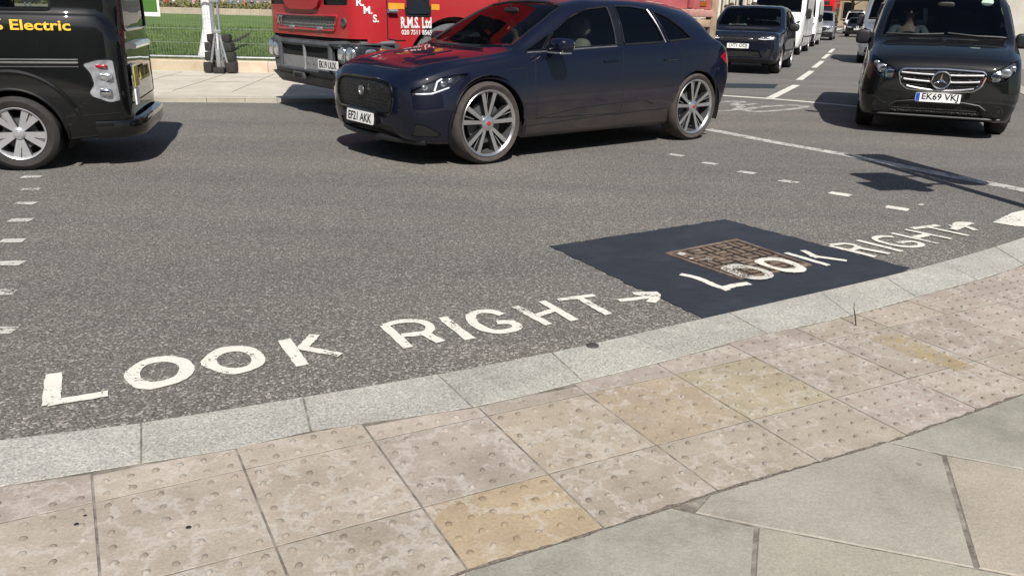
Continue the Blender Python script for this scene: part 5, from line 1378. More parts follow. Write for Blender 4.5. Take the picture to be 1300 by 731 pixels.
# ------------------------------------------------------------ black electric taxi van leaving on the left
def make_taxi():
    d = Vector((math.sin(R(74)), math.cos(R(74)), 0)); n = Vector((-d.y, d.x, 0)); S = 1.0
    wx = [.95, 3.675]; half = .875; Rw = .305
    root = empty('taxi_van', 'black electric taxi van with yellow lettering leaving at the left edge', 'taxi', (0, 0, 0), math.atan2(d.y, d.x), S)
    o = Vector((-4.06, 6.50, 0))-d*(wx[1]*S)+n*(half*S); root.location = o
    T = [
        (0.00, .30, .60, .58, .66, .80, .62, .88, .5, .91),
        (0.06, .25, .70, .58, .77, .85, .72, .93, .58, .96),
        (0.25, .22, .79, .60, .85, .92, .80, 1.0, .67, 1.04),
        (0.70, .20, .82, .62, .872, 1.0, .83, 1.09, .74, 1.13),
        (1.00, .20, .83, .64, .876, 1.06, .85, 1.16, .77, 1.20),
        (1.20, .20, .83, .64, .876, 1.08, .855, 1.28, .765, 1.33),
        (1.70, .20, .83, .65, .876, 1.10, .86, 1.60, .72, 1.68),
        (2.10, .20, .83, .65, .876, 1.22, .855, 1.73, .705, 1.82),
        (2.60, .20, .83, .65, .876, 1.22, .855, 1.76, .705, 1.86),
        (3.80, .22, .83, .66, .876, 1.22, .855, 1.75, .70, 1.85),
        (4.15, .24, .82, .66, .866, 1.22, .84, 1.73, .69, 1.83),
        (4.36, .27, .79, .66, .835, 1.22, .80, 1.70, .665, 1.79),
        (4.47, .30, .75, .66, .785, 1.10, .765, 1.66, .63, 1.73),
        (4.52, .34, .68, .68, .71, 1.06, .69, 1.58, .57, 1.63)]
    B = Body(T, .06, .035, .015)
    pt = M['black']
    for x in wx:
        for sd in (-1, 1): B.cut(archpoly(x, Rw-.005, .36, .05), 'y', sd).free()
    window_cut(B, [(-.72, 1.24), (0, 1.25), (.72, 1.24), (.68, 1.5), (.62, 1.70), (0, 1.75), (-.62, 1.70), (-.68, 1.5)], 'x', -1, 'windscreen', 'screen', root, .014, lambda c: .9 < c.x < 2.4)
    for sd in (-1, 1):
        for nm, p in (('front_side_window', [(1.35, 1.2), (2.15, 1.21), (2.15, 1.62), (1.95, 1.62), (1.6, 1.42)]), ('rear_side_window', [(2.25, 1.25), (3.05, 1.262), (3.05, 1.64), (2.25, 1.64)]), ('rear_quarter_window', [(3.12, 1.265), (4.05, 1.275), (4.02, 1.62), (3.12, 1.64)])):
            window_cut(B, rounded(p, .04), 'y', sd, nm, 'glasstaxi', root, .012)
        # clear tail lamp wrapping the rear corner
        TL = rounded([(4.22, .865), (4.34, .90), (4.45, .895), (4.47, .56), (4.39, .545), (4.26, .60), (4.245, .64), (4.29, .70), (4.275, .78)], .025)
        g = B.cut(TL, 'y', sd, lambda c: c.x > 4.1); tl = B.finish(g, 'tail_lamp', M['clearlens'], root, inset=.003)
        for (a, b, mt, dm) in ((4.36, .84, 'redlens', (.1, .03, .03)), (4.38, .755, 'lampinner', (.12, .04, .06)), (4.37, .63, 'chrome', (.1, .05, .07))):
            co, no = B.hit(a, b, 'y', sd); m = MB(); m.blob(co-no*.004, dm, 2.8); m.build('lamp_reflector', M[mt], tl, 60)
        P = [B.hit(a, b, 'y', sd)[0] for a, b in densify(TL+[TL[0]], .04)[:-1]]
        me = MB(); n_ = len(P); c_ = sum(P, Vector())/n_; me.add([*P, c_+Vector((0, sd*.02, 0))], [(i, (i+1) % n_, n_) for i in range(n_)]); 
        MB().tube(P, .006, 5, closed=True).build('lamp_rim', M['gloss'], tl)
        # sliding door, its rail and the sweep over the wheel
        SD = [(2.2, .34), (3.2, .34), (3.22, .62), (3.36, .80), (3.36, 1.72), (2.2, 1.73)]; g = B.cut(SD, 'y', sd); so_ = B.finish(g, 'sliding_door', pt, root); seam(B, so_, [(SD+[SD[0]], 'y', sd)], .005)
        MB().tube(B.line([(2.35, 1.0), (2.55, 1.0)], 'y', sd, .012), .015, 6).build('handle', pt, so_)
        FD = [(1.2, .36), (2.19, .34), (2.19, 1.7), (1.95, 1.69), (1.28, 1.2)]; g = B.cut(FD, 'y', sd); fd = B.finish(g, 'front_door', pt, root); seam(B, fd, [(FD+[FD[0]], 'y', sd)], .005)
        rl = MB(); P = [B.hit(a, .865, 'y', sd)[0] for a in [2.3+.1*k for k in range(20)]]; rl.tube(P, .019, 8); r_ = rl.build('door_rail', M['trimblack'], root)
        for dz in (.027, -.027): MB().tube([p+Vector((0, 0, dz)) for p in P], .006, 5).build('rail_edge', M['steelgrey'], r_)
        for k, x in enumerate(wx):
            MB().tube(B.line(circ(x, Rw-.005, .363, 26, 4, 176), 'y', sd, -.004), .012, 6).build('arch_lip', pt, root)
            MB().tube(B.line(circ(x, Rw-.005, .50, 26, 15, 165), 'y', sd, -.010), .022, 8).build('arch_flare', pt, root)
        seam(B, root, [([(4.05, .44), (4.45, .46)], 'y', sd)])
        mirror_part(root, (1.5, sd*1.0, 1.2), (.13, .2, .22), 'black', (1.55, sd*.85, 1.15), 4)
        HL = rounded([(sd*a, b) for a, b in ((.42, .78), (.62, .74), (.70, .95), (.5, .9))], .03); g = B.cut(HL, 'x', -1, lambda c: c.x < .8); B.finish(g, 'headlamp', M['lampinner'], root)
    # rear: glass, tailgate shut line, plates
    RW = rounded([(-.60, 1.12), (.60, 1.12), (.55, 1.60), (-.55, 1.60)], .06); window_cut(B, RW, 'x', 1, 'rear_window', 'glassdark', root, .014, lambda c: c.x > 4)
    TG = [(-.70, .52), (.70, .52), (.70, 1.05), (.60, 1.72), (-.60, 1.72), (-.70, 1.05)]
    seam(B, root, [(TG+[TG[0]], 'x', 1)], .006)
    m = MB(); m.tube([(4.555, -.42, .985), (4.57, 0, .99), (4.555, .42, .985)], .03, 8); m.build('tailgate_handle', M['chrome'], root)
    number_plate(root, 'LJ17 ZVX', (4.56, .0, .74), (0, 1, 0), (-.06, 0, 1), mat='plateyellow', name_w=.42)
    m = MB(); m.box((4.55, -.50, .74), (.02, .24, .2), bev=.008); m.build('licence_plate_holder', M['chrome'], root); m = MB(); m.box((4.563, -.50, .74), (.012, .21, .17)); m.build('licence_plate', M['plateyellow'], root)
    m = MB(); m.box((4.563, -.56, .575), (.012, .16, .13)); m.build('white_disc_plate', M['plate'], root)
    # rear bumper with a step
    bp = MB(); out = [(4.26, .838), (4.36, .825), (4.46, .785), (4.54, .70), (4.59, .55), (4.605, .25), (4.605, 0)]
    P2 = out+[(x, -y) for x, y in out[::-1][1:]]; P2 = [(p.x, p.y) for p in smooth_curve([Vector((a, b, 0)) for a, b in P2], .08)]
    prof = [(-.06, .265), (0, .255), (.018, .28), (.02, .37), (.012, .395), (-.05, .405)]
    vs = []; nP = len(P2)
    for i, p in enumerate(P2):
        t = Vector(P2[min(i+1, nP-1)])-Vector(P2[max(i-1, 0)]); nn = Vector((t.y, -t.x)).normalized()
        if nn.x < -.2: nn = -nn
        if abs(nn.x) <= .2 and nn.y*p[1] < 0: nn = -nn
        for dd, z in prof: vs.append((p[0]+nn.x*dd, p[1]+nn.y*dd, z))
    K = len(prof); bp.add(vs, [(i*K+k, i*K+k+1, (i+1)*K+k+1, (i+1)*K+k) for i in range(nP-1) for k in range(K-1)]); bp.build('rear_bumper', pt, root, 50)
    B.finish(B.bm, 'body', pt, root)
    underside(root, 4.5, half, .2, wx, Rw, .24)
    for x in wx:
        for sd in (-1, 1): wheel(root, x, sd*(half-.115), Rw, sd, Rw, .21, .212, 'broad5')
    # lettering along the side
    for sd in (-1,):
        wrap_txt(B, 'side_lettering', '100% Electric', .108, M['lettyellow'], root, 'y', sd, (3.80, 1.155), .76)
    m = MB(); m.box((3.90, -.765, 1.375), (.13, .006, .1)); m.build('window_sticker', M['plate'], root); m = MB(); m.box((3.90, -.77, 1.36), (.11, .004, .03)); m.build('sticker_band', M['stripe'], root)
    m = MB(); m.blob((2.9, 0, .6), (.6, 1.4, .3), 4); m.blob((3.3, 0, 1.0), (.22, 1.4, .75), 4, shear=(.2, 0)); m.build('rear_seat', M['seat'], root, 60)
    for y in (-.38, .38): seat_mesh(1.9, y, .5).build('front_seat', M['seat'], root, 60)
    for y in (-.36, .36): m = MB(); m.blob((3.42, y, 1.42), (.1, .26, .2), 3); m.build('head_restraint', M['seatlight'], root, 60)
    m = MB(); m.blob((1.3, 0, 1.06), (.6, 1.4, .26), 4); m.build('dashboard', M['dash'], root, 60)
    bpy.context.view_layer.update()
    person('passenger in a bright blue top seated in the black taxi van', root.matrix_world @ Vector((3.42, -.36, .82)), math.atan2(d.y, d.x)-R(90), 'sit', 'cl_blue', 'cl_dark', 1.0)
    person('passenger in white seated further forward in the black taxi van', root.matrix_world @ Vector((2.95, .1, .82)), math.atan2(d.y, d.x)-R(90), 'sit', 'cl_white', 'cl_dark', 1.0)
make_taxi()
# ------------------------------------------------------------ red tipper lorry behind the crossover
def make_lorry():
    d = Vector((.775, .632, 0)).normalized(); n = Vector((-d.y, d.x, 0)); c0 = Vector((-1.86, 9.55, 0))
    o = c0+n*1.25; root = empty('tipper_lorry', 'red tipper lorry with white lettering on its door stopped behind the navy crossover', 'lorry', (o.x, o.y, 0), math.atan2(d.y, d.x))
    T = [(0.00, .40, 1.02, .85, 1.10, 1.55, 1.08, 2.95, .98, 3.02),
         (0.05, .38, 1.12, .85, 1.19, 1.55, 1.16, 2.99, 1.03, 3.07),
         (0.16, .37, 1.17, .85, 1.235, 1.55, 1.21, 3.03, 1.09, 3.12),
         (0.40, .37, 1.19, .85, 1.25, 1.55, 1.235, 3.08, 1.12, 3.18),
         (1.20, .42, 1.19, .95, 1.25, 1.55, 1.24, 3.12, 1.14, 3.22),
         (2.05, .45, 1.19, .95, 1.25, 1.55, 1.24, 3.12, 1.14, 3.22),
         (2.15, .48, 1.12, .95, 1.18, 1.55, 1.17, 3.05, 1.06, 3.12)]
    B = Body(T, .09, .05, .02); rd = M['red']; lx = lambda c: c.x < .6
    for sd in (-1, 1): B.cut(archpoly(1.38, .52, .74, .2), 'y', sd).free()
    window_cut(B, rounded([(-1.0, 1.98), (1.0, 1.98), (.96, 2.85), (-.96, 2.85)], .08), 'x', -1, 'windscreen', 'screen', root, .02, lx)
    for sd in (-1, 1):   # lamp openings first
        B.cut([(sd*a_, b_) for a_, b_ in ((.78, .66), (1.4, .66), (1.4, .93), (.76, .93))], 'x', -1, lx).free()
        B.cut([(-.1, .66), (.34, .66), (.34, .93), (-.1, .93)], 'y', sd, lambda c: c.x < .62).free()
    # grey steel bumper in the front and round both corners
    g = B.cut([(-1.4, .3), (1.4, .3), (1.4, .95), (-1.4, .95)], 'x', -1, lx); bp = B.finish(g, 'bumper', M['steelgrey'], root)
    for sd in (-1, 1):
        g = B.cut([(-.1, .3), (.60, .3), (.60, .95), (-.1, .95)], 'y', sd, lambda c: c.x < .62); B.finish(g, 'bumper_end', M['steelgrey'], root)
    g = B.cut([(-1.4, .951), (1.4, .951), (1.4, .995), (-1.4, .995)], 'x', -1, lx); B.finish(g, 'panel_gap', M['dark'], root, inset=.02)
    G2 = rounded([(-.80, 1.07), (.80, 1.07), (.88, 1.24), (-.88, 1.24)], .03); g = B.cut(G2, 'x', -1, lx); gr = B.finish(g, 'lower_grille', M['meshlight'], root, inset=.012)
    P = [B.hit(a, b, 'x', -1)[0] for a, b in densify(G2+[G2[0]], .08)[:-1]]; MB().tube(P, .016, 6, closed=True).build('grille_frame', rd, gr)
    for yy in (-.45, .35): m = MB(); m.box((B.hit(yy, 1.09, 'x', -1)[0].x-.01, yy, 1.09), (.03, .12, .04), bev=.01); m.build('washer_jet', M['galv'], gr)
    me_ = B.hit(.72, 1.17, 'x', -1)[0]; place_txt('model_letters', 'XT', .15, M['galv'], gr, me_+Vector((-.02, 0, 0)), (0, -1, 0), (0, 0, 1), .02)
    co, no = B.hit(-1.0, 1.17, 'x', -1); m = MB(); m.lathe([(.055, .01), (.055, -.012), (.04, -.016), (.02, -.008), (0, -.008)], co, 'x', 20); m.build('round_vent', M['steelgrey'], root)
    for sd in (-1, 1):
        UG = rounded([(sd*.56, 1.36), (sd*1.08, 1.36), (sd*1.08, 1.78), (sd*.62, 1.78)], .03); g = B.cut(UG, 'x', -1, lx); ug = B.finish(g, 'upper_grille', M['trimblack'], root, inset=.02)
        for z in (1.43, 1.52, 1.61, 1.70):
            m = MB(); m.tube([B.hit(sd*a, z, 'x', -1)[0] for a in (.6, .8, 1.05)], .014, 6); m.build('grille_slat', M['gloss'], ug)
    up = MB(); pts = [(-.52, 1.42), (-.44, 1.335), (-.3, 1.305), (.3, 1.305), (.44, 1.335), (.52, 1.42), (.58, 1.82), (-.58, 1.82)]; x0 = B.hit(0, 1.5, 'x', -1)[0].x
    up.prism(pts, x0+.02, x0-.035, 'x'); up.build('nose_panel', rd, root)
    # headlamps
    for sd in (-1, 1):
        bx = MB(); bx.blob((.19, sd*1.0, .795), (.44, .47, .29), 6); hb = bx.build('headlamp', M['lampdark'], root, 60)
        for a, x_, dm in ((.93, -.01, (.09, .19, .2)), (1.12, .03, (.16, .2, .22)), (1.205, .2, (.2, .07, .2))): m = MB(); m.blob((x_, sd*a, .80), dm, 3); m.build('lamp_reflector', M['lampinner'], hb, 60)
        m = MB(); m.blob((.36, sd*1.215, .81), (.1, .08, .18), 4); m.build('indicator', M['amber'], hb, 60)
        bx = MB(); bx.prism([(.33, .62), (.60, .62), (.60, .96), (.33, .96)], sd*1.21, sd*1.247, 'y'); bx.build('lamp_surround', M['steelgrey'], root)
        bm_ = MB(); bm_.tube([(-.07, sd*.72, .92), (.0, sd*1.0, .935), (.1, sd*1.18, .94), (.5, sd*1.255, .95)], .032, 8); bm_.build('lamp_brow', M['steelgrey'], root)
    # guard frame, mesh, step, tow eye
    og = rounded([(-.70, .58), (.70, .58), (.70, .88), (-.70, .88)], .03); g = bmesh.new(); g.free()
    xx = B.hit(0, .7, 'x', -1)[0].x
    m = MB(); m.prism(og, xx-.004, xx-.012, 'x'); m.build('bumper_recess', M['dark'], root)
    m = MB(); m.prism([(-.68, .585), (.68, .585), (.68, .74), (-.68, .74)], xx-.014, xx-.022, 'x'); m.build('bumper_mesh', M['meshlight'], root)
    for z, r in ((.90, .035), (.57, .03)): m = MB(); m.tube([(xx-.02+.04*abs(a)**3, a, z) for a in [-.95+.1*k for k in range(20)]], r, 8); m.build('guard_rail', M['steelgrey'], root)
    for y, r in ((-.72, .035), (.72, .035), (0, .022)): m = MB(); m.tube([(xx-.03, y, .58), (xx-.03, y, .90)], r, 8); m.build('guard_upright', M['galv'] if y == 0 else M['steelgrey'], root)
    m = MB(); m.box((xx-.02, .2, .50), (.05, .34, .10), bev=.02); te = m.build('tow_eye_plate', M['steelgrey'], root); m = MB(); m.box((xx-.05, .2, .50), (.02, .2, .055), bev=.01); m.build('tow_eye', M['dark'], te)
    # sloping apron under the bumper
    m = MB(); m.prism([(-.03, .50), (.10, .36), (.55, .30), (.9, .34), (.9, .5), (.1, .52)], -1.12, 1.12, 'y'); m.build('bumper_apron', M['trimblack'], root)
    number_plate(root, 'EK19 UUX', (xx-.085, -.74, .68), (0, -1, 0), (0, 0, 1), name_w=.45)
    # door, windows, lettering on both sides
    for sd in (-1, 1):
        g = B.cut([(.42, 1.0), (.55, .98), (.66, .98), (.80, 1.15), (1.35, 1.32), (1.55, 1.32), (1.55, 2.9), (.42, 2.9)], 'y', sd); dr = B.finish(g, 'door', rd, root)
        seam(B, dr, [([(.42, 2.9), (.42, 1.0), (.55, .98), (.66, .98)], 'y', sd)], .008)
        m = MB(); m.tube([B.hit(.42+.04*k, 1.31, 'y', sd)[0]+Vector((0, sd*.03, 0)) for k in range(4)], .025, 8); m.build('handle', M['galv'], dr)
        def panel(nm, P, off, mt, thick=.006):
            pp = [B.hit(a, b, 'y', sd)[0]+Vector((0, sd*off, 0)) for a, b in P]; q = [p+Vector((0, sd*thick, 0)) for p in pp]; k = len(P)
            return MB().add(pp+q, [tuple(range(k)), tuple(range(k, 2*k))]+[(i, (i+1) % k, k+(i+1) % k, k+i) for i in range(k)]).build(nm, mt, root, 0)
        panel('window_surround', rounded([(.66, 1.255), (1.03, 1.255), (1.03, 1.66), (.66, 1.66)], .05), .002, M['trimblack'])
        panel('lower_door_window', rounded([(.685, 1.28), (1.005, 1.28), (1.005, 1.63), (.685, 1.63)], .04), .009, M['gloss'])
        panel('door_window', rounded([(.5, 1.95), (1.45, 1.95), (1.45, 2.75), (.6, 2.75)], .06), .003, M['gloss'])
        for a, b in ((.44, .655), (1.035, 2.1)): panel('side_stripe', [(a, 1.335), (b, 1.335), (b, 1.40), (a, 1.40)], .002, M['stripe'], .002)
        mirror_part(root, (.35, sd*1.46, 2.35), (.14, .26, .6), 'trimblack', (.45, sd*1.2, 2.2), 4)
        # grey mudguard with a dark gap round it
        gp = circ(1.38, .52, .66, 24, 8, 172); gi = circ(1.38, .52, .56, 24, 8, 172)
        m = MB(); y0, y1 = sd*1.235, sd*.75; k = len(gp)
        vs = [(a, y0, b) for a, b in gp]+[(a, y1, b) for a, b in gp]+[(a, y0, b) for a, b in gi]
        m.add(vs, [(i, i+1, k+i+1, k+i) for i in range(k-1)]+[(i, i+1, 2*k+i+1, 2*k+i) for i in range(k-1)]); m.build('mudguard', M['galv'] if sd < 0 else M['steelgrey'], root)
    hx = lambda a, b: B.hit(a, b, 'y', -1)[0]+Vector((0, -.006, 0))
    e = Vector((1, 0, 0)); u = Vector((0, 0, 1))
    place_txt('door_lettering', 'R.M.S. Ltd', .17, M['lettwhite'], root, hx(.815, 1.185), e, u, .03, .43)
    place_txt('phone_lettering', '020 7511 8565', .075, M['lettwhite'], root, hx(.82, 1.075), e, u, .02, .43)
    for s, a, b in (('R.', .10, 1.40), ('M.', .18, 1.315), ('S.', .27, 1.225)):
        co, no = B.hit(a, b, 'y', -1); t = u.cross(no).normalized(); place_txt('corner_letter', s, .115, M['lettwhite'], root, co+no*.006, t if t.x > 0 else -t, u, .03)
    B.finish(B.bm, 'cab', rd, root)
    # chassis, tipper body
    tan = plain('weathered_tan_steel', (.42, .30, .21), .65, var=.3, vs=4, bmp=.15); pink = plain('faded_red_steel', (.40, .10, .10), .6, var=.25, vs=3, bmp=.1)
    m = MB(); m.box((4.2, 0, .9), (4.6, .9, .28), bev=.02); m.build('chassis', M['steelgrey'], root)
    m = MB(); m.prism([(2.45, 1.44), (6.5, 1.44), (6.55, 2.75), (2.4, 2.85)], -1.2, 1.2, 'y'); m.build('tipper_body', pink, root)
    for sd in (-1, 1):
        for z, h, mt, y in ((1.375, .11, plain('dusty_pink_rail', (.45, .24, .2), .6, var=.25), 1.23), (1.225, .12, tan, 1.2), (1.09, .09, tan, 1.18)):
            m = MB(); m.box((4.45 if z > 1.2 else 4.0, sd*y, z), (4.0 if z > 1.2 else 3.2, .07, h), bev=.015); m.build('side_rail', mt, root)
        for x in (2.6, 3.7, 4.8, 5.9): m = MB(); m.box((x, sd*1.225, 2.1), (.1, .06, 1.3), bev=.01); m.build('body_rib', pink, root)
        m = MB(); m.box((6.5, sd*1.19, 1.95), (.15, .13, 1.95), bev=.02); m.build('tail_post', tan, root)
        for x in (4.15, 5.45): m = MB(); m.lathe([(.56, -.15), (.6, -.15), (.6, .15), (.56, .15)], (x, sd*1.05, .54), 'y', 28); m.build('rear_mudguard', M['trimblack'], root)
    # white letters low on the tipper side
    place_txt('body_lettering', 'R.M.S.', .52, M['lettwhite'], root, (5.2, -1.207, 1.78), e, u, .03, 1.35)
    m = MB(); m.box((6.2, -1.205, 1.68), (.13, .008, .22)); m.build('notice', plain('pale_blue_notice', (.3, .45, .55), .5, var=.3, vs=20), root)
    m = MB(); m.box((6.24, -1.205, 1.52), (.16, .012, .07)); m.build('reflector', M['amber'], root)
    for x in (1.38, 4.15, 5.45):
        for sd in (-1, 1): wheel(root, x, sd*1.06, .52, sd, .52, .3, .3, 'plain', 'rubberdusty')
    m = MB(); m.box((1.1, 0, .8), (1.6, 2.0, .5)); m.build('engine_cover', M['dark'], root)
    return root
make_lorry()
# ------------------------------------------------------------ far pavement, lawn, fence
far_pts = [Vector(p) for p in [(-60, -2.5), (-20, 7.6), (-9, 10.55), tuple(V2(190, 130)), tuple(V2(352, 131)), tuple(V2(440, 131.5)), (-.5, 13.2), (1.6, 14.8), (2.9, 17.2), (4.3, 20.5), (8.7, 31), (14.4, 44), (25, 69), (46, 118)]]
far_edge = smooth_curve(far_pts, .5)
lime = stone_mat('pale_paving', ((.40, .365, .30), (.47, .435, .37), (.54, .505, .44)), 2.2, attr=False)
struct(flat('far_pavement', [tuple(p) for p in far_edge]+[(-40, 150), (-90, 60)], .06, lime))
mb = MB(); tt_ = []
for i in range(len(far_edge)-1):
    a, b = far_edge[i], far_edge[i+1]
    if a.y > 75 or a.x < -16: continue
    t = (b-a).normalized(); nn = Vector((-t.y, t.x)); v = random.uniform(.85, 1.1)
    q = [a, b, b+nn*.3, a+nn*.3]; q = [Vector((p.x, p.y)) for p in q]
    prism_tinted(mb, tt_, q, -.02, .066, (v, v*.98, v*.93), .003, .012)
build_tinted(mb, tt_, 'far_kerb', stone_mat('kerb_stone', ((.36, .34, .30), (.42, .40, .35), (.47, .45, .40)), 3))
# slab joints cut in the far pavement
LA, LB = V2(180, 93), V2(352, 96.5); ld = (LB-LA).normalized(); ln = Vector((-ld.y, ld.x))
P_ = lambda s, t, z: (LA.x+ld.x*s+ln.x*t, LA.y+ld.y*s+ln.y*t, z)
mb = MB()
for s in range(-6, 12): 
    a, b = P_(s*.9, -.3, 0), P_(s*.9+.2, -3.9, 0); ribbon_mesh(mb, [Vector(a[:2]), Vector(b[:2])], .018, .0635)
for t in (-1.1, -2.2): 
    a, b = P_(-6, t, 0), P_(11, t, 0); ribbon_mesh(mb, [Vector(a[:2]), Vector(b[:2])], .018, .0635)
struct(mb.build('paving_joints', plain('dark_joint', (.29, .265, .225), .9), None, 0))
# stone edging of the lawn
edg = stone_mat('edging_stone', ((.40, .33, .25), (.50, .43, .34), (.56, .50, .42)), 3)
mb = MB(); te_ = []
for k in range(-28, 7):
    v = random.uniform(.85, 1.12); q = [Vector(P_(k*1.25, 0, 0)[:2]), Vector(P_(k*1.25+1.25, 0, 0)[:2]), Vector(P_(k*1.25+1.25, .35, 0)[:2]), Vector(P_(k*1.25, .35, 0)[:2])]
    prism_tinted(mb, te_, q, .0, .27, (v, v*random.uniform(.92, 1), v*random.uniform(.82, .96)), .004, .02)
build_tinted(mb, te_, 'lawn_edging', edg)
def grass_mat():
    m, nt, n, p = nmat('mown_grass'); v = objvec(nt)
    a = noise(nt, v, .5, 5, .6); mp = NN(nt, 'ShaderNodeMapping'); mp.inputs['Scale'].default_value = (3, 9, 1); nt.links.new(v, mp.inputs[0]); b = noise(nt, mp.outputs[0], 8, 5, .75)
    s = math_(nt, 'ADD', math_(nt, 'MULTIPLY', a, .5), math_(nt, 'MULTIPLY', b, .5))
    nt.links.new(ramp(nt, s, [(.36, (.05, .092, .016)), (.5, (.098, .162, .03)), (.64, (.165, .24, .055))]), p.inputs['Base Color']); p.inputs['Roughness'].default_value = .8
    bump(nt, p, b, 1, .05); return m
M['grass'] = grass_mat()
struct(flat('lawn', [P_(-40, .35, 0)[:2], P_(8.7, .35, 0)[:2], P_(-9, 72, 0)[:2], P_(-90, 72, 0)[:2]], .24, M['grass']))
random.seed(5); bl = MB()
for i in range(26000):
    t = .4+26*random.random()**2.0; s = random.uniform(-3-t*.6, 6.5+t*.12); x, y, z = P_(s, t, .24); h = random.uniform(.03, .085); a = random.uniform(0, 6.28); w_ = random.uniform(.006, .014)*(1+t*.08)
    bl.add([(x-w_*math.cos(a), y-w_*math.sin(a), z), (x+w_*math.cos(a), y+w_*math.sin(a), z), (x+random.uniform(-.04, .04), y+random.uniform(-.04, .04), z+h)], [(0, 1, 2)])
me = bpy.data.meshes.new('lawn_grass'); me.from_pydata(bl.v, [], bl.f); me.materials.append(M['grass']); struct(link('lawn_grass', me), 'stuff')
# low wall, hedge and people across the lawn
W0 = lambda s, t, z: Vector(P_(s, t, z))
o = bpy.data.objects
mb = MB(); tw_ = []
for k in range(-44, -4):
    v = random.uniform(.9, 1.08); q = [Vector(P_(k*2, 72, 0)[:2]), Vector(P_(k*2+2, 72, 0)[:2]), Vector(P_(k*2+2, 72.6, 0)[:2]), Vector(P_(k*2, 72.6, 0)[:2])]; prism_tinted(mb, tw_, q, 0, .85, (v, v*.95, v*.88), .004, .03)
wall = build_tinted(mb, tw_, 'low_wall', stone_mat('wall_stone', ((.33, .28, .23), (.40, .35, .29), (.46, .41, .35)), 1.2)); del wall['kind']
tag(wall, 'low pale stone wall along the far side of the lawn', 'wall')
def leaves_mat(name, a, b, c):
    m, nt, n, p = nmat(name); v = objvec(nt)
    nt.links.new(ramp(nt, noise(nt, v, 3, 5, .7), [(.3, a), (.5, b), (.7, c)]), p.inputs['Base Color']); p.inputs['Roughness'].default_value = .6; return m
M['hedge'] = leaves_mat('hedge_leaves', (.06, .065, .012), (.14, .135, .025), (.22, .20, .045))
M['leaf'] = leaves_mat('tree_leaves', (.035, .05, .012), (.07, .09, .02), (.12, .13, .035))
M['bark'] = plain('bark', (.10, .075, .05), .9, var=.4, vs=6, bmp=.4)
def leafcloud(mb, centres, n, size, flatk=1.0):
    for i in range(n):
        c, r = random.choice(centres); d = Vector((random.gauss(0, 1), random.gauss(0, 1), random.gauss(0, 1))).normalized()*r*random.random()**.4
        p = Vector(c)+Vector((d.x, d.y, d.z*flatk)); u = Vector((random.gauss(0, 1), random.gauss(0, 1), random.gauss(0, 1))).normalized()*size*random.uniform(.6, 1.4); w_ = u.orthogonal().normalized()*size*random.uniform(.4, .9)
        mb.add([p-u, p+w_, p+u, p-w_], [(0, 1, 2, 3)])
random.seed(9); hm = MB(); hm2 = MB()
cs = [(W0(s, 73.6+random.uniform(-.3, .3), .95+random.uniform(-.1, .12)), .62) for s in [-62+.45*k for k in range(118)]]
leafcloud(hm, cs, 9000, .13); hd = hm.build('hedge', M['hedge'], None, 0); tag(hd, 'low clipped yellow green hedge behind the far stone wall', 'hedge')
cols = ['cl_red', 'cl_white', 'cl_pink', 'cl_dark', 'cl_grey', 'cl_blue', 'cl_white', 'cl_red', 'cl_dark', 'cl_pink', 'cl_dark', 'cl_white']
names = {'cl_red': 'red', 'cl_white': 'white', 'cl_pink': 'pale pink', 'cl_dark': 'dark', 'cl_grey': 'grey', 'cl_blue': 'blue'}
proto = {}
where = [(212, 'leftmost of the people beyond the lawn'), (222, 'beside the blue and green banner'), (247, 'just left of the white flagpole'), (252, 'touching the white flagpole'), (284, 'just right of the posts'), (294, 'second right of the posts'), (303, 'midway from posts to lorry'), (311, 'fourth from the red lorry'), (320, 'third from the lorry'), (328, 'second from the lorry'), (337, 'right by the lorry corner'), (343, 'half hidden behind the lorry corner')]
def ray_at(px, dist):
    q = fw+rv*((px-650)/F_PX)-uv_*((8-365.5)/F_PX); q = Vector((q.x, q.y)).normalized(); return q*dist
for i, (px, wh) in enumerate(where):
    p = ray_at(px, 104+2*math.sin(i*2.1))
    person('person in %s beyond the hedge, %s' % (names[cols[i]], wh), (p.x, p.y, .22), random.uniform(0, 6.28), 'stand', cols[i], 'cl_dark' if i % 2 else 'cl_grey', 1.0, 'people beyond the lawn')

# mesh fence panels with a banner
def fence_panel(s0, w, label):
    r = empty('fence_panel', label, 'fence', P_(s0, .12, .27), math.atan2(ld.y, ld.x), group='mesh fence panels along the lawn edge')
    f = MB(); f.tube([(.02, 0, 0), (.02, 0, 2.0)], .021, 8); f.build('fence_post', M['galv'], r); f = MB(); f.tube([(w-.02, 0, 0), (w-.02, 0, 2.0)], .021, 8); f.build('fence_post', M['galv'], r)
    f = MB(); f.tube([(.02, 0, .06), (w-.02, 0, .06)], .021, 8); f.build('bottom_rail', M['galv'], r); f = MB(); f.tube([(.02, 0, 1.98), (w-.02, 0, 1.98)], .021, 8); f.build('top_rail', M['galv'], r)
    m = MB()
    for k in range(1, int(w/.055)): m.tube([(k*.055, 0, .06), (k*.055, 0, 1.98)], 0.0021, 4, cap=False)
    for z in (.33, .6, .87, 1.14, 1.41, 1.68): m.tube([(.02, .003, z), (w-.02, .003, z)], 0.0032, 4, cap=False)
    m.build('wire_mesh', M['galv'], r, 0); return r
q = V2(281, 94); sP = (q-LA).dot(ld)
fence_panel(sP-3.55, 3.5, 'galvanised mesh fence panel carrying the picture banner')
fence_panel(sP+.05, 3.5, 'galvanised mesh fence panel between the rubber blocks and the lorry')
fence_panel(sP-7.1, 3.5, 'galvanised mesh fence panel mostly behind the black taxi')
fence_panel(sP+3.65, 3.5, 'galvanised mesh fence panel wholly behind the red lorry')
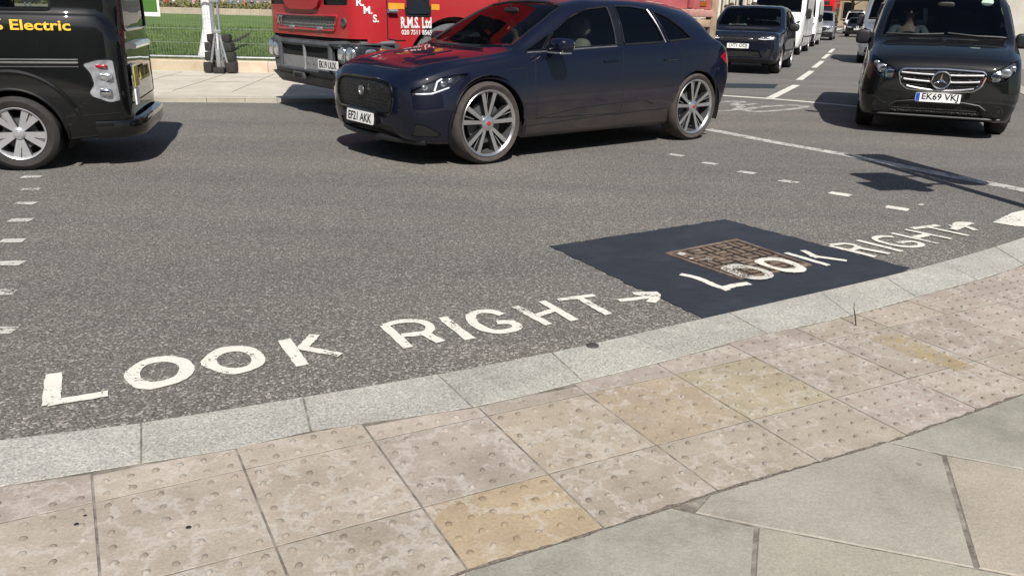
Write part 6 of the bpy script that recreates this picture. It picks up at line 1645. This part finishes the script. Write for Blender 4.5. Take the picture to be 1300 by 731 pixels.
# banner
s1 = (V2(213, 93)-LA).dot(ld); bn = empty('picture_banner', 'picture banner with blue and green halves tied on the fence', 'banner', P_(s1-1.05, .06, .27), math.atan2(ld.y, ld.x))
def art(name, stops):
    m, nt, n, p = nmat(name); v = objvec(nt); sp = NN(nt, 'ShaderNodeSeparateXYZ'); nt.links.new(v, sp.inputs[0])
    z = math_(nt, 'ADD', sp.outputs[2], math_(nt, 'MULTIPLY', math_(nt, 'SUBTRACT', noise(nt, v, 7, 4, .6), .5), .16)); nt.links.new(ramp(nt, math_(nt, 'DIVIDE', z, 2.2), stops), p.inputs['Base Color']); p.inputs['Roughness'].default_value = .5; return m
zb_ = .84
mb = MB(); mb.box((.5, 0, zb_+.46), (1.12, .012, .98)); mb.build('banner_cloth', M['plate'], bn)
mb = MB(); mb.box((.23, -.009, zb_+.49), (.46, .006, .88)); mb.build('blue_picture', art('blue_print', [(.50, (.02, .05, .12)), (.56, (.12, .18, .28)), (.62, (.03, .05, .1)), (.70, (.03, .05, .1)), (.72, (.04, .25, .65)), (.82, (.06, .3, .75))]), bn)
mb = MB(); mb.box((.77, -.009, zb_+.49), (.50, .006, .88)); mb.build('green_picture', art('green_print', [(.50, (.05, .14, .02)), (.62, (.10, .22, .04)), (.66, (.16, .25, .08)), (.70, (.75, .77, .78)), (.85, (.78, .79, .8))]), bn)
# white flagpole with a flared foot
q = ray_at(263, 18.6); fp = empty('flagpole', 'tall white flagpole with a flared foot on the lawn behind the fence', 'flagpole', (q.x, q.y, .24))
mb = MB(); mb.lathe([(.30, 0), (.29, .03), (.27, .1), (.20, .35), (.135, .62), (.125, .7), (0, .7)], (0, 0, 0), 'z', 28); mb.build('foot_cover', M['lettwhite'], fp)
mb = MB(); mb.lathe([(.125, .66), (.12, 1.5), (.10, 4), (.07, 9), (.02, 9.05), (0, 9.05)], (0, 0, 0), 'z', 24); mb.build('pole', M['lettwhite'], fp)
# twin posts standing in stacked rubber blocks
q = V2(281, 97); ps = empty('post_stand', 'pair of galvanised posts standing in stacked dark rubber blocks', 'post', (q.x, q.y, .06), math.atan2(ld.y, ld.x)); ps.scale = (.52, .6, .86)
for x in (-.09, .11): mb = MB(); mb.tube([(x, 0, .1), (x-.04, 0, 2.4)], .04, 10); mb.build('post', M['galv'], ps)
for z in (.9, 1.55): mb = MB(); mb.box((.0, -.02, z), (.3, .1, .07), bev=.012); mb.build('coupler', M['galv'], ps)
rb = M['rubber']
for i, (x, y, z, a, b, c) in enumerate(((-.40, .0, .13, .30, .42, .22), (.43, .0, .13, .34, .42, .22), (-.40, .18, .36, .28, .4, .2), (.36, .18, .36, .32, .4, .2), (-.38, .18, .57, .26, .4, .19), (.33, .18, .57, .3, .4, .19), (-.30, .2, .76, .22, .36, .17), (.27, .2, .76, .26, .36, .17), (.02, -.16, .07, .40, .36, .13))):
    mb = MB(); mb.box((x, y, z), (a, b, c), random.uniform(-.06, .06), .03); mb.build('rubber_block', rb, ps)
for sx in (-1, 1): mb = MB(); mb.tube([(sx*.1, -.05, .78), (sx*.3, -.08, .2)], .045, 8); mb.build('brace', M['galv'], ps)
mb = MB(); mb.box((.01, -.14, .33), (.16, .1, .42), bev=.02); mb.build('post_clamp', M['galv'], ps)
mb = MB(); a = W0(*[(V2(283, 60)-LA).dot(ld), (V2(283, 60)-LA).dot(ln), .25]); 
# dark tube laid on the lawn in place of a cast shadow
pa, pb = G(283, 57, .26), G(316, 43.5, .26)
mb = MB(); mb.tube([pa, pa.lerp(pb, .4)+Vector((.1, .1, 0)), pb], .05, 6); tag(mb.build('shadow_strip', M['rubber']), 'dark strip standing in for a shadow across the lawn right of the posts', 'shadow stand-in')

# ------------------------------------------------------------ street end
def stone_building(label, p, ang, w, dpt, h, mt, bays, floors):
    r = empty('stone_building', label, 'building', p, ang)
    mb = MB(); mb.box((w/2, dpt/2, h/2), (w, dpt, h)); mb.build('wall', mt, r)
    bw = w/bays; fh = (h-1)/floors
    mb = MB(); mb.box((w/2, -.15, h-.5), (w+.4, .5, .5), bev=.05); mb.build('cornice', mt, r); mb = MB(); mb.box((w/2, -.08, fh+.1), (w+.2, .3, .3), bev=.03); mb.build('string_course', mt, r)
    for f in range(floors):
        for b in range(bays):
            cx, cz = bw*(b+.5), f*fh+fh*.52+.3; ww, hh = bw*.42, fh*.58
            m1 = MB(); m1.box((cx, -.03, cz), (ww, .04, hh)); wn = m1.build('window', M['gloss'], r)
            m2 = MB()
            for q_ in ((cx, cz+hh/2+.06, ww+.3, .12), (cx, cz-hh/2-.06, ww+.3, .12), (cx-ww/2-.06, cz, .12, hh), (cx+ww/2+.06, cz, .12, hh)): m2.box((q_[0], -.06, q_[1]), (q_[2], .14, q_[3]))
            m2.build('frame', mt, wn)
    return r
port = stone_mat('portland_stone', ((.42, .40, .35), (.52, .49, .43), (.58, .56, .50)), .5, attr=False); tanst = stone_mat('tan_stone', ((.26, .20, .13), (.34, .27, .18), (.40, .33, .23)), .5, attr=False)
ra = math.atan2(ROADDIR.y, ROADDIR.x)
nl = Vector((-ROADDIR.y, ROADDIR.x, 0)); rc = Vector((4.53, 14.49, 0))
p = rc+ROADDIR*42+nl*12; stone_building('pale stone building on the left of the street behind the lorry', (p.x, p.y, 0), ra, 55, 14, 17, port, 14, 4)
p = rc+ROADDIR*40-nl*14; 
p2 = rc+ROADDIR*95-nl*13; stone_building('pale stone building on the right of the street beyond the vans', (p2.x, p2.y, 0), ra, 60, 14, 18, port, 14, 4).scale = (1, -1, 1)
p = rc+ROADDIR*150+nl*28; stone_building('tan stone building closing the far end of the street', (p.x, p.y, 0), ra-R(90), 70, 12, 20, tanst, 16, 4)
stone_building('unseen dark stone building added behind the near footway for darker reflections', (-34, -30, 0), 0, 70, 14, 17, stone_mat('dark_backdrop_stone', ((.12, .11, .095), (.17, .155, .135), (.22, .20, .175)), .5, attr=False), 16, 4).scale = (1, -1, 1)  # unseen building added behind the camera, kept dark to deepen the car reflections
def tree(loc, h, seed, label, lm='leaf'):
    random.seed(seed); r = empty('street_tree', label, 'tree', loc, group='trees at the end of the street'); t = MB(); cs = []
    t.tube([(0, 0, 0), (.05, .03, h*.25), (-.04, .1, h*.5), (.1, .05, h*.8)], [.28, .22, .15, .05], 8)
    for k in range(9):
        a = k*2.4; z0 = h*(.28+.05*k); L = h*.32*(1-.05*k); e = Vector((math.cos(a)*L, math.sin(a)*L, z0+L*.55)); t.tube([(0, .05, z0), tuple(e*.5+Vector((0, 0, z0*.5+.1))), tuple(e)], [.1, .07, .02], 6)
        cs += [(e, h*.13), (e*.75+Vector((0, 0, z0*.25)), h*.11)]
    cs.append((Vector((0, 0, h*.9)), h*.14)); t.build('trunk', M['bark'], r)
    c = MB(); leafcloud(c, cs, 2600, h*.018, .8); c.build('crown', M[lm], r, 0)
for i, (al, of, h, lb) in enumerate(((84, 9, 9, 'street tree with sparse brown green leaves, left of the far red bus'), (108, 9.5, 11, 'taller sparse street tree farther up behind the far red bus'), (120, -9.5, 10, 'sparse street tree on the right at the end of the street'), (138, 3, 12, 'broad tree in front of the tan building closing the street'))):
    p = rc+ROADDIR*al+nl*of; tree((p.x, p.y, 0), h, 20+i, lb)
# red bus
p = rc+ROADDIR*66+nl*3.6
bus = empty('double_deck_bus', 'red double deck bus far up the street beyond the silver people carrier', 'bus', (p.x, p.y, 0), ra)
mb = MB(); mb.box((5.2, 0, 2.35), (10.4, 2.5, 4.1), bev=.18); mb.build('body', M['busred'], bus)
for z, h in ((1.75, 1.3), (3.45, .95)):
    mb = MB(); mb.box((-.005, 0, z), (.05, 2.2, h), bev=.02); mb.build('windscreen', M['gloss'], bus)
    for sd in (-1, 1):
        mb = MB(); mb.box((5.3, sd*1.245, z+.05), (9.4, .05, h*.75), bev=.02); mb.build('side_window', M['gloss'], bus)
mb = MB(); mb.box((-.01, 0, 2.66), (.05, 1.6, .3), bev=.02); mb.build('destination_box', M['trimblack'], bus)
for x in (2.4, 7.8):
    for sd in (-1, 1): wheel(bus, x, sd*1.1, .48, sd, .48, .28, .28, 'plain')
# people, posts on the far pavement behind the lorry
for i, (px, dist, top, lb) in enumerate(((929, 33, 'cl_blue', 'pedestrian in blue on the far pavement beside a black post'), (950, 36, 'cl_red', 'pedestrian in red near the white van on the far pavement'), (957, 30, 'cl_dark', 'pedestrian in dark clothes on the far pavement next to the white van'), (922, 39, 'cl_grey', 'pedestrian in grey by the tail of the lorry'))):
    p = ray_at(px, dist); person(lb, (p.x, p.y, .06), ra+1.2+i, 'stand', top, 'cl_dark', 1.0, 'pedestrians on the far pavement')
p = ray_at(940, 31); lp = empty('lamp_post', 'black cast lamp post on the far pavement between pedestrians', 'lamp post', (p.x, p.y, .06))
mb = MB(); mb.lathe([(.2, 0), (.2, .25), (.14, .35), (.13, 1.1), (.1, 1.25), (.075, 1.4), (.06, 4.6), (.09, 4.7), (0, 4.75)], (0, 0, 0), 'z', 16); mb.build('post', M['gloss'], lp)
mb = MB(); mb.lathe([(.1, 4.7), (.22, 5.2), (.24, 5.25), (.05, 5.5), (0, 5.55)], (0, 0, 0), 'z', 8); mb.build('lantern', M['lampinner'], lp)

# ------------------------------------------------------------ signal post just outside the picture on the right: it throws the shadow on the road
top = V2(1078, 197); dirS = Vector((SUN_TO.x, SUN_TO.y)).normalized(); ct = 1/math.tan(SUN_EL)
H_ = 3.75; base = top+dirS*H_*ct
sg = empty('traffic_signal', 'grey traffic signal post with two heads standing by the right kerb', 'traffic signal', (base.x, base.y, .014))
mb = MB(); mb.lathe([(.09, 0), (.09, .9), (.06, .95), (.057, H_), (.03, H_+.02), (0, H_+.02)], (0, 0, 0), 'z', 20); mb.build('post', M['steelgrey'], sg)
sv = Vector((-dirS.y, dirS.x, 0))   # across the sunlight
def head(c, yaw, w, h, lamps, label):
    m = MB(); ca, sa = math.cos(yaw), math.sin(yaw)
    m.box(c, (w, .16, h), yaw, .05); hd_ = m.build(label, M['trimblack'], sg)
    for k in range(lamps):
        z = c[2]+h/2-(k+.5)*h/lamps; m = MB(); pts = []
        cx, cy = c[0]+sa*.09, c[1]-ca*.09
        m.tube([(cx, cy, z), (cx+sa*.18, cy-ca*.18, z)], h/lamps*.36, 14, cap=False); m.build('lamp_visor', M['trimblack'], hd_)
        m = MB(); m.tube([(cx-sa*.005, cy+ca*.005, z), (cx+sa*.012, cy-ca*.012, z)], h/lamps*.34, 14); m.build('lens', M['redlens' if k == 0 else 'amber' if k == 1 else 'gloss'], hd_)
ya = math.atan2(sv.y, sv.x)
def at_(o, z): return (sv.x*o, sv.y*o, z)
head(at_(.25, H_-.80), ya, .36, 1.55, 3, 'signal_head')
head(at_(-.42, 2.30), ya, .46, .62, 2, 'crossing_head')
m = MB(); m.box(at_(-.62, 2.02), (.40, .05, .36), ya, .01); m.build('small_sign', M['steelgrey'], sg)
for o_, z in ((.25, H_-.25), (.25, H_-1.3), (-.42, 2.45), (-.5, 2.05)): m = MB(); m.tube([(0, 0, z), at_(o_, z)], .025, 8); m.build('bracket', M['steelgrey'], sg)
